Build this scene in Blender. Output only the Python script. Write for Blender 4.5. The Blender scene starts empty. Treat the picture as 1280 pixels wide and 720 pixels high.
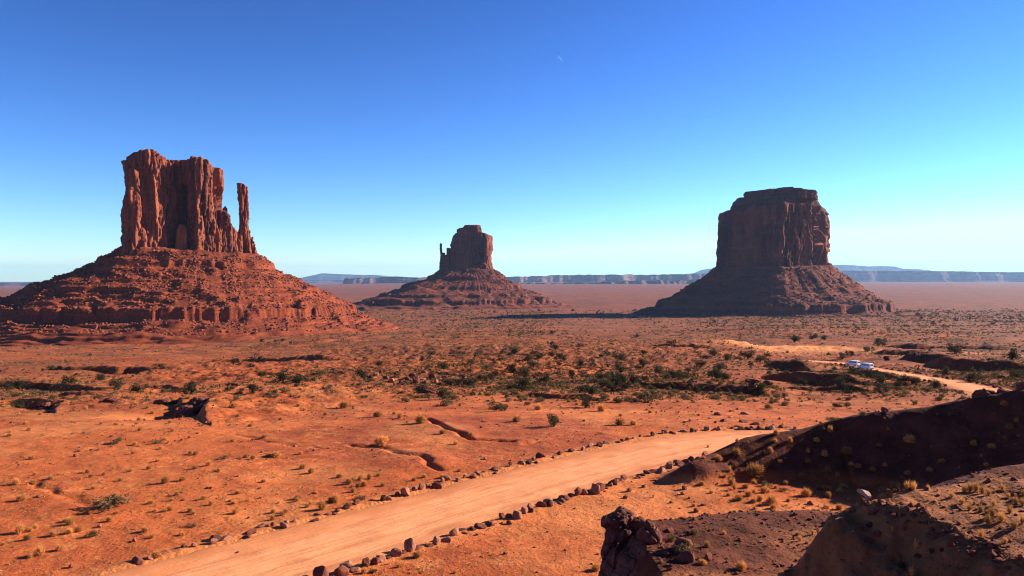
import bpy, bmesh, math, random
import numpy as np
from mathutils import Vector, Matrix

# ------------------------------------------------------------------ camera, sky, sun, exposure
scene = bpy.context.scene
col = scene.collection
F = 1000.0                      # focal length in pixels of a 1280 wide picture
PITCH = math.radians(0.974)     # looking very slightly down
cam_data = bpy.data.cameras.new('camera')
cam_data.sensor_width = 36.0
cam_data.lens = 36.0 * F / 1280.0
cam_data.clip_start = 0.5
cam_data.clip_end = 120000.0
cam = bpy.data.objects.new('camera', cam_data)
cam.location = (0, 0, 0)
cam.rotation_euler = (math.pi / 2 - PITCH, 0, 0)
col.objects.link(cam)
scene.camera = cam

SUN_EL = math.radians(22.0)
SUN_AZ = math.radians(69.5)     # clockwise from the viewing direction: right, a little behind the buttes
SUN = Vector((math.cos(SUN_EL) * math.sin(SUN_AZ), math.cos(SUN_EL) * math.cos(SUN_AZ), math.sin(SUN_EL)))

world = bpy.data.worlds.new('World')
scene.world = world
world.use_nodes = True
wn, wl = world.node_tree.nodes, world.node_tree.links
wn.clear()
w_out = wn.new('ShaderNodeOutputWorld')
w_bg = wn.new('ShaderNodeBackground')
w_sky = wn.new('ShaderNodeTexSky')
w_sky.sky_type = 'NISHITA'
w_sky.sun_disc = False
w_sky.sun_elevation = SUN_EL
w_sky.sun_rotation = SUN_AZ
w_sky.altitude = 1600
w_sky.air_density = 1.0
w_sky.dust_density = 0.0
w_sky.ozone_density = 2.0
w_hsv = wn.new('ShaderNodeHueSaturation')
w_hsv.inputs['Saturation'].default_value = 1.08
w_bg.inputs['Strength'].default_value = 0.1
# deeper, more contrasty blue: scale, power, tint
w_s1 = wn.new('ShaderNodeVectorMath'); w_s1.operation = 'SCALE'; w_s1.inputs['Scale'].default_value = 0.0956
w_gm = wn.new('ShaderNodeGamma'); w_gm.inputs['Gamma'].default_value = 1.62
w_s2 = wn.new('ShaderNodeVectorMath'); w_s2.operation = 'MULTIPLY'; w_s2.inputs[1].default_value = (8.3, 10.0, 13.2)
wl.new(w_sky.outputs[0], w_hsv.inputs['Color'])
wl.new(w_hsv.outputs[0], w_s1.inputs[0])
wl.new(w_s1.outputs[0], w_gm.inputs['Color'])
wl.new(w_gm.outputs[0], w_s2.inputs[0])
w_mn = wn.new('ShaderNodeVectorMath'); w_mn.operation = 'MINIMUM'; w_mn.inputs[1].default_value = (3.5, 6.0, 20.0)
wl.new(w_s2.outputs[0], w_mn.inputs[0])
wl.new(w_mn.outputs[0], w_bg.inputs['Color'])
wl.new(w_bg.outputs[0], w_out.inputs['Surface'])

sun_data = bpy.data.lights.new('sun', 'SUN')
sun_data.energy = 5.0
sun_data.angle = math.radians(0.53)
sun_data.color = (1.0, 0.90, 0.76)
sun = bpy.data.objects.new('sun', sun_data)
sun.rotation_euler = (-SUN).to_track_quat('-Z', 'Y').to_euler()
sun.location = SUN * 200
col.objects.link(sun)

vs = scene.view_settings
vs.view_transform = 'Standard'
vs.look = 'None'
vs.exposure = 1.3
vs.gamma = 1.0
vs.use_curve_mapping = False
scene.cycles.use_denoising = True
scene.cycles.filter_width = 1.1
scene.cycles.max_bounces = 4
scene.cycles.diffuse_bounces = 2
scene.cycles.glossy_bounces = 1
scene.cycles.transmission_bounces = 2
scene.cycles.volume_bounces = 0

# ------------------------------------------------------------------ noise
_rng = np.random.RandomState(7)
_perm = _rng.permutation(256)
_perm = np.concatenate([_perm, _perm, _perm]).astype(np.int64)
_g2 = np.stack([np.cos(np.arange(16) * math.pi / 8), np.sin(np.arange(16) * math.pi / 8)], 1)
_g3 = _rng.normal(size=(64, 3))
_g3 /= np.linalg.norm(_g3, axis=1)[:, None]


def fade(t):
    return t * t * t * (t * (t * 6 - 15) + 10)


def noise2(x, y):
    xi = np.floor(x); yi = np.floor(y)
    xf = x - xi; yf = y - yi
    xi = xi.astype(np.int64) & 255; yi = yi.astype(np.int64) & 255
    u = fade(xf); v = fade(yf)

    def g(ix, iy, dx, dy):
        h = _perm[_perm[ix] + iy] & 15
        return _g2[h, 0] * dx + _g2[h, 1] * dy
    a = g(xi, yi, xf, yf); b = g(xi + 1, yi, xf - 1, yf)
    c = g(xi, yi + 1, xf, yf - 1); d = g(xi + 1, yi + 1, xf - 1, yf - 1)
    ab = a + u * (b - a); cd = c + u * (d - c)
    return 1.4 * (ab + v * (cd - ab))


def noise3(x, y, z):
    x, y, z = np.broadcast_arrays(x, y, z)
    xi = np.floor(x); yi = np.floor(y); zi = np.floor(z)
    xf = x - xi; yf = y - yi; zf = z - zi
    xi = xi.astype(np.int64) & 255; yi = yi.astype(np.int64) & 255; zi = zi.astype(np.int64) & 255
    u = fade(xf); v = fade(yf); w = fade(zf)

    def g(ix, iy, iz, dx, dy, dz):
        h = _perm[_perm[_perm[ix] + iy] + iz] & 63
        return _g3[h, 0] * dx + _g3[h, 1] * dy + _g3[h, 2] * dz

    def plane(k, dz):
        a = g(xi, yi, zi + k, xf, yf, dz); b = g(xi + 1, yi, zi + k, xf - 1, yf, dz)
        c = g(xi, yi + 1, zi + k, xf, yf - 1, dz); d = g(xi + 1, yi + 1, zi + k, xf - 1, yf - 1, dz)
        ab = a + u * (b - a); cd = c + u * (d - c)
        return ab + v * (cd - ab)
    p0 = plane(0, zf); p1 = plane(1, zf - 1)
    return 1.5 * (p0 + w * (p1 - p0))


def fbm2(x, y, o=4, g=0.5):
    s = 0; a = 1
    for i in range(o):
        s = s + a * noise2(x * 2 ** i + 17.3 * i, y * 2 ** i - 9.1 * i)
        a *= g
    return s


def fbm3(x, y, z, o=4, g=0.5):
    s = 0; a = 1
    for i in range(o):
        s = s + a * noise3(x * 2 ** i + 17.3 * i, y * 2 ** i - 9.1 * i, z * 2 ** i + 4.7 * i)
        a *= g
    return s


def worley3(x, y, z, want_edge=True):
    """Cell value (random per cell, -1..1) and distance to the cell border."""
    xi = np.floor(x).astype(np.int64); yi = np.floor(y).astype(np.int64); zi = np.floor(z).astype(np.int64)
    f1 = np.full(x.shape, 9e9); f2 = f1.copy(); val = np.zeros(x.shape)
    for a in (-1, 0, 1):
        for b in (-1, 0, 1):
            for c in (-1, 0, 1):
                h = _perm[_perm[_perm[(xi + a) & 255] + ((yi + b) & 255)] + ((zi + c) & 255)]
                qx = xi + a + _perm[h] / 255.0; qy = yi + b + _perm[h + 1] / 255.0; qz = zi + c + _perm[h + 2] / 255.0
                d = (qx - x) ** 2 + (qy - y) ** 2 + (qz - z) ** 2
                m = d < f1
                f2 = np.where(m, f1, np.minimum(f2, d))
                val = np.where(m, _perm[h + 3] / 127.5 - 1, val)
                f1 = np.where(m, d, f1)
    return val, np.sqrt(f2) - np.sqrt(f1)


def sstep(a, b, x):
    t = np.clip((x - a) / (b - a), 0, 1)
    return t * t * (3 - 2 * t)


def smax(a, b, k):
    h = np.clip(0.5 + 0.5 * (a - b) / k, 0, 1)
    return b + (a - b) * h + k * h * (1 - h)


# ------------------------------------------------------------------ scene helpers
def mesh_np(name, verts, faces, smooth=True, attrs=None):
    """verts (n,3), faces (m,3) or (m,4) arrays; attrs: {name: (n,3|4) colours per vertex}."""
    verts = np.ascontiguousarray(verts, dtype=np.float32)
    faces = np.ascontiguousarray(faces, dtype=np.int32)
    me = bpy.data.meshes.new(name)
    n, m, k = len(verts), len(faces), faces.shape[1]
    me.vertices.add(n)
    me.vertices.foreach_set('co', verts.ravel())
    me.loops.add(m * k)
    me.loops.foreach_set('vertex_index', faces.ravel())
    me.polygons.add(m)
    me.polygons.foreach_set('loop_start', np.arange(0, m * k, k, dtype=np.int32))
    me.polygons.foreach_set('use_smooth', np.full(m, bool(smooth)))
    me.update(calc_edges=True)
    if attrs:
        for an, av in attrs.items():
            av = np.asarray(av, dtype=np.float32)
            if av.shape[1] == 3:
                av = np.concatenate([av, np.ones((n, 1), np.float32)], 1)
            at = me.color_attributes.new(an, 'FLOAT_COLOR', 'POINT')
            at.data.foreach_set('color', np.ascontiguousarray(av).ravel())
    return me


def grid_faces(rows, cols, wrap=False, flip=False):
    r = np.arange(rows - 1)[:, None]
    c = np.arange(cols if wrap else cols - 1)[None, :]
    c2 = (c + 1) % cols
    f = np.stack([r * cols + c, r * cols + c2, (r + 1) * cols + c2, (r + 1) * cols + c], -1).reshape(-1, 4)
    return f[:, ::-1] if flip else f


def link(name, me, mat=None, parent=None, loc=None):
    o = bpy.data.objects.new(name, me)
    col.objects.link(o)
    if mat is not None and me is not None:
        if isinstance(mat, (list, tuple)):
            for m_ in mat:
                me.materials.append(m_)
        else:
            me.materials.append(mat)
    if parent is not None:
        o.parent = parent
    if loc is not None:
        o.location = loc
    return o


def tag(o, label=None, cat=None, group=None, kind=None):
    if label:
        o['label'] = label
    if cat:
        o['category'] = cat
    if group:
        o['group'] = group
    if kind:
        o['kind'] = kind
    return o


def empty(name, loc=(0, 0, 0), rz=0.0):
    o = bpy.data.objects.new(name, None)
    o.empty_display_size = 0.5
    o.location = loc
    o.rotation_euler = (0, 0, rz)
    col.objects.link(o)
    return o


ORD = ['first', 'second', 'third', 'fourth', 'fifth', 'sixth', 'seventh', 'eighth', 'ninth', 'tenth', 'eleventh', 'twelfth',
       'thirteenth', 'fourteenth', 'fifteenth', 'sixteenth', 'seventeenth', 'eighteenth', 'nineteenth']
TENS = ['', '', 'twenty', 'thirty', 'forty', 'fifty', 'sixty', 'seventy', 'eighty', 'ninety']
TENTH = ['', '', 'twentieth', 'thirtieth', 'fortieth', 'fiftieth', 'sixtieth', 'seventieth', 'eightieth', 'ninetieth']


def ordinal(i):          # i from 1
    if i <= 19:
        return ORD[i - 1]
    t, u = divmod(i, 10)
    return TENTH[t] if u == 0 else TENS[t] + '-' + ORD[u - 1]


# ------------------------------------------------------------------ materials
class NT:
    def __init__(self, name):
        self.m = bpy.data.materials.new(name)
        self.m.use_nodes = True
        self.n = self.m.node_tree.nodes
        self.l = self.m.node_tree.links
        self.n.clear()
        self.out = self.n.new('ShaderNodeOutputMaterial')
        self.b = self.n.new('ShaderNodeBsdfPrincipled')
        self.b.inputs['Roughness'].default_value = 0.95
        self.b.inputs['Specular IOR Level'].default_value = 0.1
        self.l.new(self.b.outputs[0], self.out.inputs['Surface'])
        self.geo = None

    def pos(self, scale=(1, 1, 1)):
        if self.geo is None:
            self.geo = self.n.new('ShaderNodeTexCoord')
        mp = self.n.new('ShaderNodeMapping')
        mp.inputs['Scale'].default_value = scale
        self.l.new(self.geo.outputs['Object'], mp.inputs['Vector'])
        return mp.outputs[0]

    def noise(self, scale, detail=4, rough=0.55, vec=None, stretch=(1, 1, 1), dist=0.0):
        t = self.n.new('ShaderNodeTexNoise')
        t.inputs['Scale'].default_value = scale
        t.inputs['Detail'].default_value = detail
        t.inputs['Roughness'].default_value = rough
        t.inputs['Distortion'].default_value = dist
        self.l.new(vec if vec is not None else self.pos(stretch), t.inputs['Vector'])
        return t.outputs['Fac']

    def voro(self, scale, feature='F1', vec=None, stretch=(1, 1, 1), out='Distance'):
        t = self.n.new('ShaderNodeTexVoronoi')
        t.feature = feature
        t.inputs['Scale'].default_value = scale
        self.l.new(vec if vec is not None else self.pos(stretch), t.inputs['Vector'])
        return t.outputs[out]

    def ramp(self, fac, pts):
        r = self.n.new('ShaderNodeValToRGB')
        el = r.color_ramp.elements
        while len(el) < len(pts):
            el.new(0.5)
        for e, (p, c) in zip(el, pts):
            e.position = p
            e.color = (c, c, c, 1) if isinstance(c, (int, float)) else (*c, 1)
        self.l.new(fac, r.inputs[0])
        return r.outputs[0]

    def mix(self, fac, a, b, mode='MIX'):
        m = self.n.new('ShaderNodeMix')
        m.data_type = 'RGBA'
        m.blend_type = mode
        for i, v in ((0, fac), (6, a), (7, b)):
            if isinstance(v, (int, float)):
                m.inputs[i].default_value = v if i == 0 else (v, v, v, 1)
            elif isinstance(v, tuple):
                m.inputs[i].default_value = (*v, 1)
            else:
                self.l.new(v, m.inputs[i])
        return m.outputs[2]

    def math(self, op, a, b=None):
        m = self.n.new('ShaderNodeMath')
        m.operation = op
        for i, v in ((0, a), (1, b)):
            if v is None:
                continue
            if isinstance(v, (int, float)):
                m.inputs[i].default_value = v
            else:
                self.l.new(v, m.inputs[i])
        return m.outputs[0]

    def attr(self, name):
        a = self.n.new('ShaderNodeAttribute')
        a.attribute_name = name
        return a

    def sep(self, c):
        s = self.n.new('ShaderNodeSeparateColor')
        self.l.new(c, s.inputs[0])
        return s.outputs

    def color(self, c):
        if isinstance(c, tuple):
            self.b.inputs['Base Color'].default_value = (*c, 1)
        else:
            self.l.new(c, self.b.inputs['Base Color'])

    def bump(self, h, dist=0.1, strength=1.0):
        bn = self.n.new('ShaderNodeBump')
        bn.inputs['Distance'].default_value = dist
        bn.inputs['Strength'].default_value = strength
        self.l.new(h, bn.inputs['Height'])
        self.l.new(bn.outputs[0], self.b.inputs['Normal'])


def rock_mat(name, a, b, dark, s=1.0, varnish=0.5, strata=0.25, bump=0.6):
    """Sandstone: two tones, dark varnish streaks running down, faint bedding. s scales metres."""
    t = NT(name)
    n1 = t.noise(0.06 / s, 5, 0.6)
    c = t.mix(t.ramp(n1, [(0.35, 0.0), (0.65, 1.0)]), a, b)
    st = t.noise(0.11 / s, 4, 0.65, stretch=(1, 1, 0.10))
    c = t.mix(t.math('MULTIPLY', t.ramp(st, [(0.50, 0.0), (0.64, 1.0)]), varnish), c, dark)
    bed = t.noise(0.35 / s, 3, 0.6, stretch=(0.04, 0.04, 1.0))
    c = t.mix(strata, c, t.ramp(bed, [(0.35, 0.55), (0.65, 1.35)]), 'MULTIPLY')
    fine = t.noise(0.9 / s, 4, 0.7)
    c = t.mix(0.5, c, t.ramp(fine, [(0.3, 0.6), (0.7, 1.35)]), 'MULTIPLY')
    t.color(c)
    h = t.math('ADD', t.noise(0.5 / s, 5, 0.65, stretch=(1, 1, 0.3)), t.math('MULTIPLY', bed, 0.5))
    t.bump(h, bump * s, 1.0)
    return t.m


def simple_mat(name, c, rough=0.7, spec=0.3, metal=0.0, noise=None, c2=None):
    t = NT(name)
    t.b.inputs['Roughness'].default_value = rough
    t.b.inputs['Specular IOR Level'].default_value = spec
    t.b.inputs['Metallic'].default_value = metal
    if noise:
        t.color(t.mix(t.noise(noise, 4), c, c2 or tuple(v * 0.7 for v in c)))
    else:
        t.color(c)
    return t.m


# ------------------------------------------------------------------ the lie of the land
def P(px, py, D):
    """A point at forward distance D that is seen at pixel px, py (of 1280 x 720)."""
    return ((px - 640) / F * D, D, -(py - 343) / F * D)


_Dk = np.array([1, 20, 45, 60, 85, 120, 160, 250, 400, 650, 850, 1100, 1600, 2200, 3000, 5000, 8000, 14000, 50000.])
_mid = np.array([.356, .356, .356, .267, .188, .150, .128, .109, .094, .083, .077, .070, .0612, .0478, .038, .0248, .0168, .0108, .0078])
_lft = np.array([.356, .356, .356, .267, .192, .158, .137, .116, .102, .0965, .0935, .074, .0555, .046, .037, .0260, .0197, .0155, .0104])
_rgt = np.array([.356, .356, .356, .267, .192, .152, .128, .109, .094, .082, .075, .068, .0595, .0472, .0365, .0248, .0168, .0106, .0074])
_tk = np.array([-3.0, -0.40, -0.10, 0.2, 0.42, 3.0])
_lg = np.linspace(0, math.log(50000), 1400)


def _prof(v):
    zz = -np.interp(_lg, np.log(_Dk), v) * np.exp(_lg)
    zz[_lg < math.log(45)] = -.356 * 45
    k = np.hanning(41); k /= k.sum()
    return np.convolve(np.pad(zz, 20, mode='edge'), k, 'valid')


_tab = np.stack([_prof(v) for v in (_lft, _lft, _mid, _mid, _rgt, _rgt)])


def plain_z(x, y):
    D = np.hypot(x, y * 1.0)
    t = np.clip(x / np.maximum(np.abs(y), 1e-3), -3, 3)
    Dz = np.clip(np.where(y > 0, np.maximum(np.abs(y), D * 0.5), D), 1, 49999)
    fi = np.log(Dz) / math.log(50000) * 1399
    i0 = np.clip(np.floor(fi).astype(int), 0, 1398); fr = fi - i0
    tj = np.interp(t, _tk, np.arange(6.0))
    j0 = np.clip(np.floor(tj).astype(int), 0, 4); fj = tj - j0
    fj = fj * fj * (3 - 2 * fj)
    a = _tab[j0, i0] * (1 - fr) + _tab[j0, i0 + 1] * fr
    b = _tab[j0 + 1, i0] * (1 - fr) + _tab[j0 + 1, i0 + 1] * fr
    return a * (1 - fj) + b * fj


def seg_near(x, y, pts):
    """Distance to a polyline, signed (positive on its right-hand side), the point's height and the arc length."""
    best = np.full(x.shape, 1e18); sgn = np.ones(x.shape); zc = np.zeros(x.shape); al = np.zeros(x.shape)
    acc = 0.0
    for (ax, ay, az), (bx, by, bz) in zip(pts[:-1], pts[1:]):
        dx, dy = bx - ax, by - ay
        L2 = dx * dx + dy * dy
        t = np.clip(((x - ax) * dx + (y - ay) * dy) / L2, 0, 1)
        ex = x - ax - t * dx; ey = y - ay - t * dy
        d2 = ex * ex + ey * ey
        m = d2 < best
        best = np.where(m, d2, best)
        sgn = np.where(m, np.sign(dx * (y - ay) - dy * (x - ax)), sgn)
        zc = np.where(m, az + t * (bz - az), zc)
        al = np.where(m, acc + t * math.sqrt(L2), al)
        acc += math.sqrt(L2)
    return np.sqrt(best), -sgn, zc, al


# crests: polyline from left to right, slope on the camera's side, slope behind, rounding, smooth-max width
CRESTS = [
    # the long dark ridge on the right
    ([P(866, 574, 63), P(890, 562, 65), P(940, 547, 66), P(1000, 536, 67), P(1050, 523, 67), P(1100, 516, 66), P(1160, 508, 65),
      P(1215, 499, 64), P(1300, 484, 62), (50, 64, -6.0), (64, 68, -2.5), (90, 70, -1)], 0.76, 0.75, 0.8, 0.5),
    # gravel mound in front with the outcrop at its left end
    ([P(800, 655, 33.5), P(870, 647, 34.5), P(940, 645, 35), P(1010, 640, 35), P(1100, 648, 34)], 0.10, 0.75, 1.2, 0.35),
    # small dark spur behind the rim
    ([P(1206, 600, 41), P(1250, 589, 42), P(1290, 580, 43), (34, 43, -8), (48, 40, -3)], 0.6, 0.6, 0.5, 0.3),
    # the photographer's own hill
    ([(-60, -30, -2.5), (-14, -3, -1.9), (0, -1.5, -1.75), (16, -2, -1.6), (40, 4, 0.5), (70, 8, 3.5)], 0.52, 0.62, 0.9, 0.5),
    # dune on the right, behind
    ([P(880, 431, 318), P(930, 438, 312), P(985, 444, 305), P(1030, 442, 310)], 0.55, 0.045, 1.0, 0.8),
    # ledges whose steep side looks left, near -> far (second slope is the left side)
    ([P(262, 528, 90), P(256, 512, 98), P(262, 498, 107), P(275, 491, 112)], 0.06, 2.0, 0.5, 0.3),
    ([P(226, 500, 112), P(232, 492, 117)], 0.12, 1.6, 0.25, 0.2),
    ([P(68, 513, 104), P(72, 503, 111)], 0.10, 1.3, 0.25, 0.2),
    ([P(150, 510, 113), P(146, 500, 120), P(120, 495, 126)], 0.10, 1.5, 0.25, 0.2),
    ([P(264, 486, 128), P(300, 476, 140)], 0.08, 1.4, 0.25, 0.2),
    ([P(546, 498, 122), P(542, 489, 128), P(520, 487, 131)], 0.08, 1.4, 0.25, 0.2),
    # swell with the rock pile, centre
    ([P(440, 474, 156), P(500, 468, 158), P(560, 466, 160), P(590, 470, 158)], 0.30, 0.05, 2.0, 0.8),
    ([P(505, 489, 128), P(540, 487, 129), P(600, 489, 129)], 0.45, 0.08, 0.4, 0.4),
    ([P(600, 455, 215), P(680, 440, 235), P(760, 447, 225)], 0.16, 0.05, 8.0, 2.0),
]
# broken ground: low banks facing left and near; (pixel, distance) of the brow, rise, drop in front, strength of gravel and painted shade
BANKS = [
    ([(955, 218), (985, 210), (1015, 197)], 1.5, 2.0, 1.0), ([(975, 204), (1010, 198), (1050, 181)], 1.0, 1.6, 1.0), ([(958, 161), (990, 157), (1050, 147), (1095, 138)], 1.5, 1.2, 1.0),
    ([(1155, 218), (1215, 203), (1300, 187)], 2.0, 1.6, 1.0), ([(1125, 248), (1185, 232), (1215, 228)], 1.8, 1.2, 0.9), ([(1045, 178), (1105, 165), (1140, 156)], 1.0, 1.2, 0.9),
    ([(985, 143), (1040, 136), (1090, 129)], 0.9, 1.0, 1.0), ([(800, 136), (880, 130), (985, 122)], 0.8, 0.5, 0.9), ([(880, 300), (930, 285), (1000, 262)], 1.5, 2.6, 0.8),
    ([(1090, 300), (1150, 285), (1210, 270)], 1.5, 1.5, 0.6), ([(600, 245), (650, 232), (700, 205)], 2.2, 1.6, 0.35), ([(700, 260), (760, 245), (800, 225)], 2.0, 1.6, 0.35), ([(480, 172), (540, 160), (600, 150)], 1.0, 1.0, 0.3),
    ([(20, 124), (60, 117), (90, 112)], 0.6, 1.0, 0.0), ([(85, 136), (130, 127), (160, 121)], 0.7, 1.0, 0.0), ([(180, 150), (230, 140), (290, 130)], 0.8, 0.8, 0.0), ([(300, 150), (350, 142), (400, 136)], 0.6, 0.7, 0.1),
    ([(-20, 165), (60, 155), (140, 142)], 0.9, 0.8, 0.0), ([(380, 200), (440, 188), (500, 176)], 1.2, 1.0, 0.15), ([(60, 230), (140, 215), (240, 200)], 1.4, 1.2, 0.1), ([(250, 280), (350, 260), (430, 240)], 1.8, 1.5, 0.15),
    ([(820, 360), (880, 345), (960, 325)], 1.5, 1.5, 0.3), ([(420, 360), (520, 330), (600, 310)], 2.0, 2.0, 0.3), ([(1100, 420), (1180, 390), (1270, 360)], 2.0, 2.0, 0.4),
    ([(505, 134), (530, 129), (556, 124)], 0.5, 0.8, 0.1), ([(640, 122), (700, 118), (760, 112)], 0.35, 0.3, 0.3),
]
RIM = [P(1080, 616, 25.3), P(1118, 621, 24.6), P(1165, 636, 23.6), P(1220, 662, 22.2), P(1285, 705, 20.6), (17, 17, -7.6), (22, 8, -6.5)]
RIM_BACK = [P(1064, 613, 25.6), P(1130, 612, 25.9), P(1200, 615, 26.1), P(1285, 626, 26.0), (24, 25.5, -6.6), (40, 22, -5)]
# hollows: px, distance, half sizes, depth
HOLLOWS = [(203, 102, 4, 6, 1.3), (940, 262, 36, 22, 3.0), (1000, 196, 18, 8, 1.4), (1030, 140, 16, 7, 1.0), (50, 106, 4, 4, .6), (125, 118, 5, 4, .6)]
# gullies: polyline, half width, depth
GULLIES = [
    ([P(536, 521, 91), P(548, 530, 86), P(568, 538, 82), P(592, 548, 78), P(640, 550, 77)], 0.45, 0.45),
    ([P(440, 556, 76), P(490, 562, 73.5), P(528, 572, 70.5), P(548, 590, 65.5)], 0.5, 0.30),
    ([P(290, 540, 82), P(350, 552, 77), P(400, 556, 75)], 0.4, 0.15),
    ([P(40, 600, 62), P(70, 615, 59), P(110, 630, 56)], 0.5, 0.25),
    ([P(660, 555, 76), P(700, 545, 79), P(750, 541, 81)], 0.4, 0.25),
]

ROAD = np.array([(-62, -7.6), (-45, 11), (-30, 27.3), (-15.2, 43.4), (0, 60), (10, 70.4), (18, 76.8), (26, 79.6), (36, 80.2), (48, 84), (60, 95),
                 (72, 116), (79, 138), (83, 163), (89, 195), (95.5, 222), (98, 240), (95, 256), (88, 268)], float)


def catmull(p, n=16):
    out = []
    q = np.vstack([2 * p[0] - p[1], p, 2 * p[-1] - p[-2]])
    for i in range(1, len(q) - 2):
        for k in range(n):
            t = k / n
            out.append(0.5 * ((2 * q[i]) + (-q[i - 1] + q[i + 1]) * t + (2 * q[i - 1] - 5 * q[i] + 4 * q[i + 1] - q[i + 2]) * t * t
                              + (-q[i - 1] + 3 * q[i] - 3 * q[i + 1] + q[i + 2]) * t ** 3))
    out.append(p[-1])
    return np.array(out)


road_xy = catmull(ROAD, 14)
_seg = np.hypot(*np.diff(road_xy, axis=0).T)
road_s = np.concatenate([[0], np.cumsum(_seg)])
_rz = plain_z(road_xy[:, 0], road_xy[:, 1])
_rk = np.hanning(25); _rk /= _rk.sum()
road_z = np.convolve(np.pad(_rz, 12, mode='edge'), _rk, 'valid') - 0.02
road_hw = np.interp(road_s, [0, 120, 150, 190, 260, 330], [4.4, 4.3, 4.2, 3.8, 3.2, 3.4])
road_pts = [(a[0], a[1], z) for a, z in zip(road_xy, road_z)]


def near_road(x, y):
    d = np.full(x.shape, 1e9); z = np.zeros(x.shape); hw = np.ones(x.shape)
    m = (x > -90) & (x < 125) & (y > -30) & (y < 300)
    if m.any():
        xs, ys = x[m], y[m]
        bd = np.full(xs.shape, 1e9); bz = np.zeros(xs.shape); bs = np.zeros(xs.shape)
        for c0 in range(0, len(road_pts) - 1, 14):
            seg = road_pts[c0:c0 + 15]
            cx = [p[0] for p in seg]; cy = [p[1] for p in seg]
            mm = (xs > min(cx) - 16) & (xs < max(cx) + 16) & (ys > min(cy) - 16) & (ys < max(cy) + 16)
            if not mm.any():
                continue
            dd, _, zz, aa = seg_near(xs[mm], ys[mm], seg)
            better = dd < bd[mm]
            bd[mm] = np.where(better, dd, bd[mm]); bz[mm] = np.where(better, zz, bz[mm]); bs[mm] = np.where(better, aa + road_s[c0], bs[mm])
        d[m] = bd; z[m] = bz; hw[m] = np.interp(bs, road_s, road_hw)
    return d, z, hw


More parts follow.
